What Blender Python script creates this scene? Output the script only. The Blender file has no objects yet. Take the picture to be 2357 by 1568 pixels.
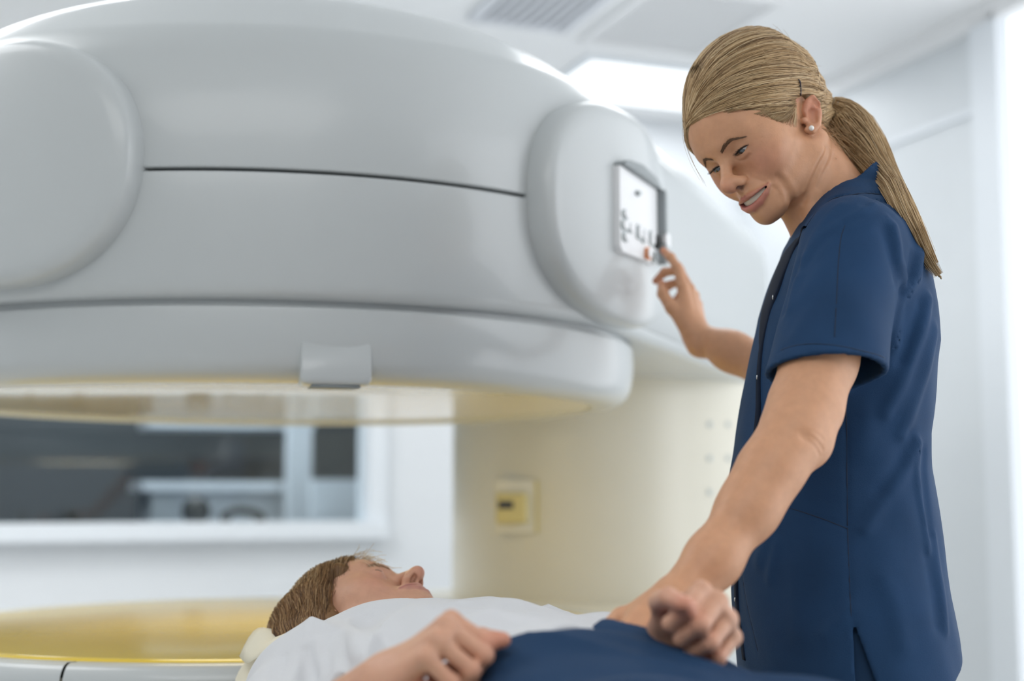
import bpy, bmesh, math, random
import numpy as np
from mathutils import Vector, Matrix
random.seed(7)
RNG = np.random.default_rng(7)
SC = bpy.context.scene
COL = SC.collection
PI = math.pi

# ------------------------------------------------------------------ camera
CAM_Z = 1.10
F_PX = 2357 * 50.0 / 36.0
PITCH = math.atan((1142 - 784) / F_PX)
cam_d = bpy.data.cameras.new('camera')
cam_d.lens = 50.0
cam_d.sensor_width = 36.0
cam_d.clip_start = 0.05
cam_d.dof.use_dof = True
cam_d.dof.focus_distance = 1.77
cam_d.dof.aperture_fstop = 2.1
cam = bpy.data.objects.new('camera', cam_d)
cam.location = (0, 0, CAM_Z)
cam.rotation_euler = (PI / 2 + PITCH, 0, 0)
COL.objects.link(cam)
SC.camera = cam

# ------------------------------------------------------------------ world, exposure, lights
SC.view_settings.view_transform = 'Standard'
SC.view_settings.look = 'None'
SC.view_settings.gamma = 1.0
SC.view_settings.use_curve_mapping = False
SC.view_settings.exposure = 0.0
world = bpy.data.worlds.new('daylight')
world.use_nodes = True
world.node_tree.nodes['Background'].inputs[0].default_value = (0.80, 0.90, 1.0, 1)
world.node_tree.nodes['Background'].inputs[1].default_value = 0.5
SC.world = world


def area(name, loc, target, sx, sy, power, color=(1, 1, 1)):
    l = bpy.data.lights.new(name, 'AREA')
    l.shape = 'RECTANGLE'
    l.size, l.size_y, l.energy, l.color = sx, sy, power, color
    o = bpy.data.objects.new(name, l)
    o.location = loc
    d = Vector(target) - Vector(loc)
    o.rotation_euler = d.to_track_quat('-Z', 'Y').to_euler()
    COL.objects.link(o)
    return o


# daylight through the tall window in the right wall, and the ceiling panels
area('window_daylight', (2.36, 1.72, 1.45), (-0.2, 2.5, 1.45), 2.6, 2.2, 29, (0.92, 0.95, 1.0))
area('ceiling_daylight', (0.55, 3.6, 2.55), (0.55, 3.6, 0.0), 0.7, 0.7, 6, (0.97, 0.985, 1.0))
area('ceiling_back', (-1.3, 3.75, 2.55), (-1.3, 3.75, 0.0), 1.6, 0.6, 22, (0.98, 0.99, 1.0))
area('ceiling_fill', (-1.9, 2.2, 2.55), (-1.9, 2.2, 0.0), 1.2, 1.2, 17, (0.98, 0.99, 1.0))
area('ceiling_corner_fill', (0.62, 5.12, 2.57), (0.62, 5.12, 0.0), 0.8, 0.35, 5, (0.98, 0.99, 1.0))  # added to brighten the far end of the ceiling
area('ceiling_front', (-0.4, -0.4, 2.55), (-0.4, -0.4, 0.0), 2.4, 1.6, 18, (1.0, 0.985, 0.96))


# ------------------------------------------------------------------ pixel helper (inverse of the camera)
def ray(px, py):
    u, v = (px - 1178.5) / F_PX, (784 - py) / F_PX
    return np.array([u, math.cos(PITCH) - v * math.sin(PITCH), math.sin(PITCH) + v * math.cos(PITCH)])


def at(px, py, Y):
    r = ray(px, py)
    return np.array([0, 0, CAM_Z]) + r * (Y / r[1])


# ------------------------------------------------------------------ materials
def mat(name, color, rough=0.5, metallic=0.0, spec=0.5, bump=0.0, bscale=60.0, var=0.0, vscale=8.0, coat=0.0, sss=0.0, vcol=False,
        sheen=0.0, emit=None, estr=0.0, transm=0.0, stretch=None):
    m = bpy.data.materials.new(name)
    m.use_nodes = True
    nt = m.node_tree
    b = nt.nodes['Principled BSDF']
    b.inputs['Base Color'].default_value = (*color, 1)
    b.inputs['Roughness'].default_value = rough
    b.inputs['Metallic'].default_value = metallic
    b.inputs['Specular IOR Level'].default_value = spec
    b.inputs['Coat Weight'].default_value = coat
    b.inputs['Coat Roughness'].default_value = 0.08
    b.inputs['Sheen Weight'].default_value = sheen
    b.inputs['Transmission Weight'].default_value = transm
    if sss:
        b.inputs['Subsurface Weight'].default_value = sss
        b.inputs['Subsurface Radius'].default_value = (1.0, 0.35, 0.18)
        b.inputs['Subsurface Scale'].default_value = 0.006
    if emit:
        b.inputs['Emission Color'].default_value = (*emit, 1)
        b.inputs['Emission Strength'].default_value = estr
    tc = nt.nodes.new('ShaderNodeTexCoord')
    src = tc.outputs['Object']
    if stretch:
        mp = nt.nodes.new('ShaderNodeMapping')
        mp.inputs['Scale'].default_value = stretch
        nt.links.new(src, mp.inputs['Vector'])
        src = mp.outputs['Vector']
    base = None
    if vcol:
        a = nt.nodes.new('ShaderNodeAttribute')
        a.attribute_name = 'col'
        base = a.outputs['Color']
        nt.links.new(base, b.inputs['Base Color'])
    if var:
        n = nt.nodes.new('ShaderNodeTexNoise')
        n.inputs['Scale'].default_value = vscale
        n.inputs['Detail'].default_value = 4
        nt.links.new(src, n.inputs['Vector'])
        mr = nt.nodes.new('ShaderNodeMapRange')
        mr.inputs['From Min'].default_value = 0.3
        mr.inputs['From Max'].default_value = 0.7
        mr.inputs['To Min'].default_value = 1 - var
        mr.inputs['To Max'].default_value = 1 + var
        nt.links.new(n.outputs['Fac'], mr.inputs['Value'])
        mx = nt.nodes.new('ShaderNodeVectorMath')
        mx.operation = 'SCALE'
        if base is None:
            mx.inputs[0].default_value = color
        else:
            nt.links.new(base, mx.inputs[0])
        nt.links.new(mr.outputs['Result'], mx.inputs['Scale'])
        nt.links.new(mx.outputs['Vector'], b.inputs['Base Color'])
    if bump:
        n2 = nt.nodes.new('ShaderNodeTexNoise')
        n2.inputs['Scale'].default_value = bscale
        n2.inputs['Detail'].default_value = 3
        nt.links.new(src, n2.inputs['Vector'])
        bp = nt.nodes.new('ShaderNodeBump')
        bp.inputs['Strength'].default_value = bump
        bp.inputs['Distance'].default_value = 0.002
        nt.links.new(n2.outputs['Fac'], bp.inputs['Height'])
        nt.links.new(bp.outputs['Normal'], b.inputs['Normal'])
    return m


M = {}
M['wall'] = mat('painted wall', (0.81, 0.835, 0.86), 0.6, var=0.01)
M['wall_panel'] = mat('pale blue wall panels', (0.75, 0.785, 0.81), 0.5, var=0.01)
M['ceiling'] = mat('white ceiling', (0.92, 0.925, 0.93), 0.8)
M['floor'] = mat('pale vinyl floor', (0.76, 0.77, 0.77), 0.35, var=0.04)
M['frame'] = mat('white frame', (0.82, 0.86, 0.90), 0.4)
M['gantry'] = mat('off white moulded plastic', (0.56, 0.59, 0.595), 0.32, coat=0.25, var=0.008, vscale=3)
M['gantry_dark'] = mat('dark gap', (0.05, 0.055, 0.05), 0.7)
M['cream'] = mat('glossy cream cover', (0.80, 0.70, 0.40), 0.10, coat=0.3, var=0.02, vscale=3)
M['mustard'] = mat('glossy mustard cover', (0.76, 0.58, 0.09), 0.14, coat=0.12, spec=0.5, var=0.04, vscale=2.5)
M['pillar'] = mat('cream pillar plastic', (0.78, 0.75, 0.64), 0.30, coat=0.2, var=0.01)
M['panel_white'] = mat('white control panel', (0.88, 0.89, 0.90), 0.35)
M['panel_grey'] = mat('grey panel rim', (0.27, 0.30, 0.31), 0.4)
M['button_grey'] = mat('grey button rim', (0.52, 0.57, 0.57), 0.4)
M['orange'] = mat('orange button rim', (0.75, 0.22, 0.02), 0.4)
M['black'] = mat('black plastic', (0.012, 0.015, 0.014), 0.35)
M['metal'] = mat('brushed metal', (0.55, 0.56, 0.57), 0.35, metallic=1.0)
M['display'] = mat('dark display', (0.03, 0.035, 0.05), 0.25)
M['vent'] = mat('vent slat', (0.74, 0.76, 0.80), 0.5)
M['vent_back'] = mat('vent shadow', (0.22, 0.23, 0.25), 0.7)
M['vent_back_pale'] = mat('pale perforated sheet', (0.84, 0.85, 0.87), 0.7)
M['glass'] = mat('window glass', (0.9, 0.95, 0.95), 0.02, transm=1.0)
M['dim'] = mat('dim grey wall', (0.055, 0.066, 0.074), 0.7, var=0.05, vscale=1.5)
M['dim_light'] = mat('pale grey laminate', (0.72, 0.77, 0.82), 0.5)
M['lamp'] = mat('lit diffuser', (0.9, 0.9, 0.9), 0.5, emit=(0.95, 0.98, 1.0), estr=1.0)
M['sky_pane'] = mat('frosted lit pane', (0.9, 0.9, 0.9), 0.4, emit=(0.93, 0.96, 1.0), estr=0.9)


# ------------------------------------------------------------------ object helpers
def link(name, me, m=None, parent=None, smooth=True, mats=None):
    o = bpy.data.objects.new(name, me)
    COL.objects.link(o)
    for mm in (mats or ([m] if m else [])):
        me.materials.append(mm)
    if parent is not None:
        o.parent = parent
    if smooth and len(me.polygons):
        me.polygons.foreach_set('use_smooth', [True] * len(me.polygons))
    return o


def mesh(name, V, Fc, m=None, parent=None, smooth=True, col=None):
    me = bpy.data.meshes.new(name)
    me.from_pydata([tuple(map(float, v)) for v in V], [], [tuple(map(int, f)) for f in Fc])
    me.update()
    if col is not None:
        a = me.attributes.new('col', 'FLOAT_COLOR', 'POINT')
        c4 = np.ones((len(V), 4), np.float32)
        c4[:, :3] = col
        a.data.foreach_set('color', c4.ravel())
    return link(name, me, m, parent, smooth)


def tag(o, label=None, cat=None, group=None, kind=None):
    if label:
        o['label'] = label
    if cat:
        o['category'] = cat
    if group:
        o['group'] = group
    if kind:
        o['kind'] = kind
    return o


def empty(name, loc=(0, 0, 0), rz=0.0):
    o = bpy.data.objects.new(name, None)
    COL.objects.link(o)
    o.location = loc
    o.rotation_euler = (0, 0, rz)
    o.empty_display_size = 0.1
    return o


def box(name, c, s, m, parent=None, rz=0.0, bevel=0.0, seg=3):
    bm = bmesh.new()
    bmesh.ops.create_cube(bm, size=1.0)
    bmesh.ops.scale(bm, vec=s, verts=bm.verts)
    if bevel:
        bmesh.ops.bevel(bm, geom=bm.edges[:], offset=bevel, segments=seg, profile=0.5, affect='EDGES')
    bmesh.ops.rotate(bm, cent=(0, 0, 0), matrix=Matrix.Rotation(rz, 3, 'Z'), verts=bm.verts)
    bmesh.ops.translate(bm, vec=c, verts=bm.verts)
    me = bpy.data.meshes.new(name)
    bm.to_mesh(me)
    bm.free()
    o = link(name, me, m, parent, smooth=bool(bevel))
    if bevel:
        wn = o.modifiers.new('wn', 'WEIGHTED_NORMAL')
    return o


def ball(name, c, r, m, parent=None, seg=24, col=None):
    bm = bmesh.new()
    bmesh.ops.create_uvsphere(bm, u_segments=seg, v_segments=seg // 2, radius=1.0)
    bmesh.ops.scale(bm, vec=(r, r, r) if np.isscalar(r) else r, verts=bm.verts)
    bmesh.ops.translate(bm, vec=tuple(c), verts=bm.verts)
    me = bpy.data.meshes.new(name)
    bm.to_mesh(me)
    bm.free()
    return link(name, me, m, parent)


def tubes(name, paths, radii, m, parent=None, sides=4, cols=None):
    """many thin tubes as one mesh; paths: list of (n,3); radii: list of scalar or (n,)"""
    VV, FF, CC = [], [], []
    base = 0
    for i, P in enumerate(paths):
        P = np.asarray(P, float)
        n = len(P)
        r = np.broadcast_to(np.asarray(radii[i], float), (n,))
        T = np.gradient(P, axis=0)
        T /= np.linalg.norm(T, axis=1, keepdims=True) + 1e-12
        up = np.where(np.abs(T[:, 2:3]) < 0.9, np.array([[0, 0, 1.0]]), np.array([[1.0, 0, 0]]))
        A = np.cross(T, up)
        A /= np.linalg.norm(A, axis=1, keepdims=True) + 1e-12
        B = np.cross(T, A)
        ang = np.arange(sides) * 2 * PI / sides
        ring = P[:, None, :] + r[:, None, None] * (np.cos(ang)[None, :, None] * A[:, None, :] + np.sin(ang)[None, :, None] * B[:, None, :])
        VV.append(ring.reshape(-1, 3))
        idx = base + np.arange(n * sides).reshape(n, sides)
        a, b = idx[:-1], idx[1:]
        q = np.stack([a, np.roll(a, -1, 1), np.roll(b, -1, 1), b], -1).reshape(-1, 4)
        FF.extend(q.tolist())
        FF.append(idx[0][::-1].tolist())
        FF.append(idx[-1].tolist())
        if cols is not None:
            CC.append(np.repeat(np.asarray(cols[i])[None, :], n * sides, 0))
        base += n * sides
    return mesh(name, np.concatenate(VV), FF, m, parent, True, np.concatenate(CC) if cols is not None else None)


def loft(name, rings, m, parent=None, cap0=False, cap1=False, closed=True, smooth=True, cols=None):
    R = np.asarray(rings, float)
    k, n = R.shape[:2]
    idx = np.arange(k * n).reshape(k, n)
    FF = []
    for i in range(k - 1):
        for j in range(n if closed else n - 1):
            FF.append((idx[i, j], idx[i, (j + 1) % n], idx[i + 1, (j + 1) % n], idx[i + 1, j]))
    if cap0:
        FF.append(tuple(idx[0][::-1]))
    if cap1:
        FF.append(tuple(idx[-1]))
    return mesh(name, R.reshape(-1, 3), FF, m, parent, smooth, cols)


def catmull(P, n):
    P = np.asarray(P, float)
    Q = np.vstack([2 * P[0] - P[1], P, 2 * P[-1] - P[-2]])
    t = np.linspace(0, len(P) - 1 - 1e-9, n)
    i = t.astype(int)
    f = (t - i)[:, None]
    a, b, c, d = Q[i], Q[i + 1], Q[i + 2], Q[i + 3]
    return 0.5 * ((2 * b) + (-a + c) * f + (2 * a - 5 * b + 4 * c - d) * f ** 2 + (-a + 3 * b - 3 * c + d) * f ** 3)


# ------------------------------------------------------------------ the room
RDIR = np.array([-0.38, 1.0]) / math.hypot(0.38, 1.0)      # along the right wall, away from the camera
BDIR = np.array([RDIR[1], -RDIR[0]])                        # along the back wall, to the right
ROT = math.atan2(BDIR[1], BDIR[0])
CORNER = np.array([0.93, 5.70])                             # back wall meets right wall
CEIL = 2.60


def rp(a, b, z=0.0):
    """room point: a metres from the corner along the back wall to the left, b metres toward the camera"""
    p = CORNER - BDIR * a - RDIR * b
    return np.array([p[0], p[1], z])


def quad_slab(name, p0, p1, z0, z1, thick, m, kind='structure', parent=None, side=1):
    """vertical slab whose room face runs from p0 to p1"""
    p0, p1 = np.asarray(p0)[:2], np.asarray(p1)[:2]
    d = (p1 - p0) / np.linalg.norm(p1 - p0)
    n = np.array([-d[1], d[0]]) * side * thick
    V = []
    for q in (p0, p1, p1 + n, p0 + n):
        V.append((q[0], q[1], z0))
    for q in (p0, p1, p1 + n, p0 + n):
        V.append((q[0], q[1], z1))
    Fc = [(0, 1, 5, 4), (1, 2, 6, 5), (2, 3, 7, 6), (3, 0, 4, 7), (4, 5, 6, 7), (3, 2, 1, 0)]
    o = mesh(name, V, Fc, m, parent, smooth=False)
    if kind:
        tag(o, kind=kind)
    return o


W_A = 6.5      # length of the back wall
W_B = 8.2      # length of the right wall
P_bl, P_br, P_fr, P_fl = rp(W_A, 0), rp(0, 0), rp(0, W_B), rp(W_A, W_B)
FV = [rp(W_A + .2, -.2), rp(-.2, -.2), rp(-.2, W_B + .2), rp(W_A + .2, W_B + .2)]
mesh('floor', [(v[0], v[1], z) for z in (-.1, 0) for v in FV], [(0, 1, 2, 3), (7, 6, 5, 4), (0, 4, 5, 1), (1, 5, 6, 2), (2, 6, 7, 3), (3, 7, 4, 0)], M['floor'], None, False)['kind'] = 'structure'
mesh('ceiling', [(v[0], v[1], z) for z in (CEIL, CEIL + .1) for v in FV], [(0, 1, 2, 3), (7, 6, 5, 4), (0, 4, 5, 1), (1, 5, 6, 2), (2, 6, 7, 3), (3, 7, 4, 0)], M['ceiling'], None, False)['kind'] = 'structure'
# back wall around the control-room window: right pier, sill wall, header, left pier
# window opening right edge seen at px 850, lower edge at y 1200
def wall_a(px):
    r = ray(px, 1142)
    d = np.array([r[0], r[1]])
    Amat = np.array([d, BDIR]).T
    s = np.linalg.solve(Amat, CORNER)
    return s[1]
A_WR = wall_a(852)
A_WL = A_WR + 2.6
Z_S, Z_H = 1.005, 2.05
wb = empty('wall_back')
tag(wb, kind='structure')
for a0, a1, z0, z1 in ((0, A_WR, 0, CEIL), (A_WL, W_A, 0, CEIL), (A_WR, A_WL, 0, Z_S), (A_WR, A_WL, Z_H, CEIL)):
    quad_slab('wall_section', rp(a1, 0), rp(a0, 0), z0, z1, 0.14, M['wall'], None, wb, 1)
# right wall with a tall frosted window nearer the camera
B_W0 = 1.50
B_W1 = 5.6
wr = empty('wall_right')
tag(wr, kind='structure')
for b0, b1, z0, z1 in ((0, B_W0, 0, CEIL), (B_W1, W_B, 0, CEIL), (B_W0, B_W1, 0, 0.25), (B_W0, B_W1, 2.56, CEIL)):
    quad_slab('wall_section', rp(0, b0), rp(0, b1), z0, z1, 0.14, M['wall_panel'], None, wr, 1)
quad_slab('wall_left', rp(W_A, W_B), rp(W_A, 0), 0, CEIL, 0.14, M['wall'])
quad_slab('wall_front', rp(0, W_B), rp(W_A, W_B), 0, CEIL, 0.14, M['wall'])
# trims on the right wall: ceiling step, picture rail, vertical panel joint, window jamb
def wall_strip(name, b0, b1, z0, z1, t, m):
    o = quad_slab(name, rp(0, b0), rp(0, b1), z0, z1, -t, m, 'structure')
    return o
wall_strip('trim_1', 0.0, B_W1 + .4, 2.54, 2.60, 0.05, M['ceiling'])
wall_strip('trim_2', 0.0, B_W0, 2.285, 2.305, 0.012, M['frame'])
wall_strip('trim_3', 0.86, 0.866, 0.1, 2.285, 0.004, M['frame'])
wall_strip('trim_4', B_W0, B_W0 + 0.12, 0.0, 2.56, 0.05, M['frame'])
wall_strip('baseboard_right', 0.0, B_W0, 0.0, 0.1, 0.015, M['frame'])
# tall frosted window
w2 = empty('window_2')
tag(w2, kind='structure')
quad_slab('pane', rp(-.05, B_W0), rp(-.05, B_W1), .25, 2.56, .01, M['sky_pane'], None, w2, 1)
# control-room window: frame and glass
w1 = empty('window_1')
tag(w1, kind='structure')
def back_box(name, a0, a1, z0, z1, d0, d1, m, parent=None):
    """box on/behind the back wall: a along it, d metres beyond its face (negative: into the room)"""
    c = rp((a0 + a1) / 2, -(d0 + d1) / 2, (z0 + z1) / 2)
    return box(name, c, (abs(a1 - a0), abs(d1 - d0), z1 - z0), m, parent, ROT)
fr = 0.055
back_box('window_frame', A_WR - fr, A_WR + .012, Z_S - fr, Z_H + fr, -0.03, 0.14, M['frame'], w1)
back_box('window_frame', A_WL, A_WL + fr, Z_S - fr, Z_H + fr, -0.03, 0.14, M['frame'], w1)
back_box('window_frame', A_WR, A_WL, Z_H, Z_H + fr, -0.03, 0.14, M['frame'], w1)
back_box('window_sill', A_WR - fr, A_WL + fr, Z_S - fr, Z_S + .004, -0.06, 0.14, M['frame'], w1)
back_box('pane', A_WR, A_WL, Z_S, Z_H, 0.06, 0.066, M['glass'], w1)

# ---- the control room beyond
DEP = 2.4
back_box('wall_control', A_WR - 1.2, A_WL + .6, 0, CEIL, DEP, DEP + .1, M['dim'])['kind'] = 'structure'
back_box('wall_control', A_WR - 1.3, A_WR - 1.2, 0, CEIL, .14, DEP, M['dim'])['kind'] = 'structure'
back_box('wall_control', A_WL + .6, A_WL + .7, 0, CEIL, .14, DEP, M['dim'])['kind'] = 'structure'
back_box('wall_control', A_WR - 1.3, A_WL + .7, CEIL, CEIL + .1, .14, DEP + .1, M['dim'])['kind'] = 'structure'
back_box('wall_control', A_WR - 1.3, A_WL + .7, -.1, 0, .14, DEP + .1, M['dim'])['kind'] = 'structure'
area('control_room_lamp', rp(A_WR + .7, -1.0, 2.5), rp(A_WR + .7, -1.0, 0), 1.6, .8, 46, (0.85, 0.93, 1.0))


def a_at(px, d):
    """metres along the back wall of the point seen at pixel column px, d metres behind the wall face"""
    r = ray(px, 1142)
    base = CORNER + RDIR * d
    s = np.linalg.solve(np.array([[r[0], BDIR[0]], [r[1], BDIR[1]]]), base)
    return s[1], s[0] * r[1]


def z_at(py, Y):
    return at(1178, py, Y)[2]


# white sideboard with an overhanging top
def ctl_span(x0, x1, y0, y1, d):
    a1, Ya = a_at(x0, d)
    a0, Yb = a_at(x1, d)
    Y = (Ya + Yb) / 2
    return a0, a1, z_at(y1, Y), z_at(y0, Y)
sb = empty('sideboard', rp(0, 0, 0))
sb.location = (0, 0, 0)
tag(sb, 'white sideboard with an overhanging top behind the control-room window', 'sideboard')
a0, a1, z0, z1 = ctl_span(348, 660, 1130, 1200, 1.3)
back_box('body', a0, a1, .005, z1, 1.3, 1.75, M['dim_light'], sb)
t0, t1, tz0, tz1 = ctl_span(326, 672, 1108, 1140, 1.26)
back_box('worktop', t0, t1, z1, tz1, 1.24, 1.8, M['dim_light'], sb)
pc = empty('partition_post')
tag(pc, 'pale upright post beside the sideboard behind the window glass', 'post')
a0, a1, z0, z1 = ctl_span(650, 700, 980, 1200, 1.22)
back_box('post', a0, a1, 0, 2.5, 1.08, 1.18, M['dim_light'], pc)
ov = back_box('overhead_shelf', *ctl_span(326, 700, 940, 982, 1.5)[:2], z_at(982, 6.2), z_at(982, 6.2) + .06, 1.3, 1.7, M['dim_light'])
tag(ov, 'long pale overhead shelf above the sideboard in the control room', 'shelf')
a0, a1, z0, z1 = ctl_span(428, 640, 1056, 1106, 1.7)
ms = empty('monitor')
tag(ms, 'wide dark monitor standing on the white sideboard behind glass', 'monitor')
back_box('screen', a0, a1, tz1 + .03, z1, 1.62, 1.65, M['display'], ms)
back_box('foot', (a0 + a1) / 2 - .1, (a0 + a1) / 2 + .1, tz1, tz1 + .035, 1.55, 1.7, M['black'], ms)
# things on the inner window ledge
ledge = back_box('desk', A_WR + .02, A_WL, Z_S - .09, Z_S - .03, .16, .75, M['dim_light'])
tag(ledge, 'pale control-room desk running along the foot of the window', 'desk')
def ctl_ball(name, px, py, rx, rz, d, m, label, cat):
    a, Y = a_at(px, d)
    z = z_at(py, Y)
    o = empty(name)
    tag(o, label, cat)
    z = max(z, Z_S - .03 + rz + .004)
    p = rp(a, -d, z)
    ball('shell', p, (rx, rx * .8, rz), m, o)
    box('base', (p[0], p[1], Z_S - .03 + .012), (rx * 1.2, rx, .022), m, o)
    return o
ctl_ball('speaker', 452, 1192, .055, .06, .55, M['black'], 'small round black speaker on the desk below the sideboard', 'speaker')
hs = empty('headset')
tag(hs, 'black headset arching on the control desk behind the window', 'headset')
a, Y = a_at(560, .5)
hp = [rp(a_at(px, .5)[0], -.5, z_at(py, Y)) for px, py in ((520, 1200), (523, 1184), (545, 1175), (575, 1178), (597, 1186), (600, 1202))]
tubes('headband', [catmull(hp, 20)], [.016], M['black'], hs, 8)
for k in (0, -1):
    ball('ear_cup', hp[k] + np.array([0, 0, .012]), (.022, .016, .026), M['black'], hs)
ch = empty('chair')
tag(ch, 'white chair back with a dark edge at the window corner, behind the glass', 'chair')
a0, a1, z0, z1 = ctl_span(716, 834, 1104, 1260, .82)
back_box('backrest', a0, a1, z1 - .45, z1, .80, .86, M['dim_light'], ch)
back_box('seat', a0, a1, z1 - .55, z1 - .48, .80, 1.05, M['dim_light'], ch)
for aa in (a0 + .02, a1 - .02):
    for dd in (.82, 1.02):
        back_box('leg', aa - .015, aa + .015, 0, z1 - .5, dd - .015, dd + .015, M['black'], ch)
for k, (px, w) in enumerate(((46, 14), (160, 20))):
    a0, a1, z0, z1 = ctl_span(px, px + w, 1176, 1215, .4)
    tag(back_box('desk_phone' if k == 0 else 'pen_pot', a0, a1, Z_S - .03, z1, .4, .45, M['black']),
        ('small black desk phone at the far left of the control desk', 'black pen pot on the control desk, second object from the left')[k], ('phone', 'pot')[k])

# ---- ceiling: vents and lit panels
def ceil_pt(px, py):
    r = ray(px, py)
    return np.array([0, 0, CAM_Z]) + r * ((CEIL - CAM_Z) / r[2])
def ceiling_grille(c, w, l, n, label, name, rot, back, front):
    v = empty(name, (c[0], c[1], CEIL), rot)
    tag(v, label, 'vent')
    t = .025
    for sx, sy, ax, ay in ((w, t, 0, l / 2), (w, t, 0, -l / 2), (t, l, w / 2, 0), (t, l, -w / 2, 0)):
        box('frame', (ax, ay, -.008), (sx, sy, .016), front, v)
    for k in range(n):
        x = -w / 2 + (k + .5) * w / n
        b = box('slat', (x, 0, -.006), (w / n * .5, l - t, .012), front, v)
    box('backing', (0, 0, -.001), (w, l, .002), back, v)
    return v
c = ceil_pt(1262, -8)
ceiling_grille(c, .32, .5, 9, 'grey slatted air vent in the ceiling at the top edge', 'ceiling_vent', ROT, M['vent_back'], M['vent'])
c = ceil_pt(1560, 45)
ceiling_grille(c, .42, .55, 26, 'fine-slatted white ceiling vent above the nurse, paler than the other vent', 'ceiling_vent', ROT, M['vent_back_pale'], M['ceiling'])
def ceiling_lamp(x, y, w, l, label):
    t = empty('ceiling_light', (x, y, CEIL), ROT)
    tag(t, label, 'lamp', 'ceiling light panels')
    box('frame', (0, 0, -.006), (w + .06, l + .06, .012), M['frame'], t)
    box('diffuser', (0, 0, -.014), (w, l, .006), M['lamp'], t)
ceiling_lamp(0.55, 3.6, .7, .7, 'square lit ceiling panel over the scanner arm')
ceiling_lamp(-1.3, 3.75, 1.6, 0.6, 'long lit ceiling panel in front of the control-room window')
ceiling_lamp(-1.9, 2.2, 1.2, 1.2, 'square lit ceiling panel to the left of the scanner')
ceiling_lamp(-0.4, -0.4, 2.4, 1.6, 'large lit ceiling panel above the foot of the table')
ceiling_lamp(0.62, 5.12, .9, .42, 'small added lit ceiling panel in the far corner, between the vents and the back wall')  # added glow standing in for a bright band of ceiling

# ------------------------------------------------------------------ the open scanner
GC = np.array([-0.467, 2.74])          # axis of the two poles
PC = np.array([0.26, 3.85])           # axis of the pillar
R1, R2 = 0.715, 0.42
scanner = empty('open_mri_scanner', (GC[0], GC[1], 0))
tag(scanner, 'large off-white open scanner with two round poles, side pods and a rear pillar', 'scanner')
GL = Vector((-GC[0], -GC[1], 0))


def gput(o):
    """children keep world coordinates in their mesh; shift to the scanner's own frame"""
    o.data.transform(Matrix.Translation(GL))
    return o


def lathe(name, prof, m, th0=0.0, th1=2 * PI, n=160, c=GC, parent=scanner, put=True):
    full = abs(th1 - th0 - 2 * PI) < 1e-6
    th = np.linspace(th0, th1, n + (0 if full else 1), endpoint=not full)
    rings = []
    for r, z in prof:
        rings.append(np.stack([c[0] + r * np.sin(th), c[1] - r * np.cos(th), np.full_like(th, z)], 1))
    o = loft(name, rings, m, parent, closed=full)
    return gput(o) if put else o


def rnd_prof(pts, r, n=6):
    """polyline with rounded inner corners"""
    pts = [np.array(p, float) for p in pts]
    out = [pts[0]]
    for i in range(1, len(pts) - 1):
        a, b, c = pts[i - 1], pts[i], pts[i + 1]
        ri = r[i] if hasattr(r, '__len__') else r
        la, lc = np.linalg.norm(a - b), np.linalg.norm(c - b)
        k = min(ri, la * .49, lc * .49)
        p, q = b + (a - b) / la * k, b + (c - b) / lc * k
        for t in np.linspace(0, 1, n):
            out.append((1 - t) ** 2 * p + 2 * t * (1 - t) * b + t * t * q)
    out.append(pts[-1])
    return out


def hull_outline(o, n1=110, n2=60):
    """outline of the arm seen from above: the convex hull of pole circle and pillar circle, grown by o"""
    r1, r2 = R1 + o, R2 + o
    d = PC - GC
    L = np.linalg.norm(d)
    base = math.atan2(d[1], d[0])
    al = math.acos((r1 - r2) / L)
    P = []
    for t in np.linspace(base + al, base + 2 * PI - al, n1):
        P.append(GC + r1 * np.array([math.cos(t), math.sin(t)]))
    A, B = P[-1], PC + r2 * np.array([math.cos(base - al), math.sin(base - al)])
    for t in np.linspace(0, 1, 12)[1:-1]:
        P.append(A + (B - A) * t)
    for t in np.linspace(base - al, base + al, n2):
        P.append(PC + r2 * np.array([math.cos(t), math.sin(t)]))
    A, B = P[-1], P[0]
    for t in np.linspace(0, 1, 12)[1:-1]:
        P.append(A + (B - A) * t)
    return np.array(P)


def hull_loft(name, prof, m, cap0=False, cap1=False):
    rings = []
    for o, z in prof:
        P = hull_outline(o)
        rings.append(np.column_stack([P, np.full(len(P), z)]))
    ob = loft(name, rings, m, scanner, cap0=cap0, cap1=cap1)
    return gput(ob)


Z_SEAM, Z_SPLIT, Z_TOP = 1.381, 1.572, 1.80
# lower shell of the upper housing
pr = rnd_prof([(-.12, Z_SEAM + .004), (-.002, Z_SEAM + .004), (.006, 1.47), (.006, Z_SPLIT - .003), (-.03, Z_SPLIT - .003)], [0, .022, .06, .004, 0])
hull_loft('lower_shell', pr, M['gantry'], cap0=True)
pr = rnd_prof([(-.03, Z_SPLIT + .002), (.006, Z_SPLIT + .002), (.004, 1.68), (-.012, Z_TOP - .03), (-.028, Z_TOP), (-.17, 1.90), (-.30, 1.945), (-.40, 1.95)], [0, .004, .1, .03, .012, .1, .1, 0])
hull_loft('upper_shell', pr, M['gantry'], cap1=True)
# side cover over the joint along the arm
rings = []
for o_, z_ in [(-.006, 1.402), (.008, 1.410), (.0105, 1.50), (.0095, 1.70), (.004, 1.745), (-.006, 1.760)]:
    P_ = hull_outline(o_)[108:182]
    rings.append(np.column_stack([P_, np.full(len(P_), z_)]))
gput(loft('arm_cover', rings, M['gantry'], scanner, closed=False))
hull_loft('shell_gap', [(-.012, Z_SPLIT - .02), (-.012, Z_SPLIT + .02)], M['gantry_dark'])
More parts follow.
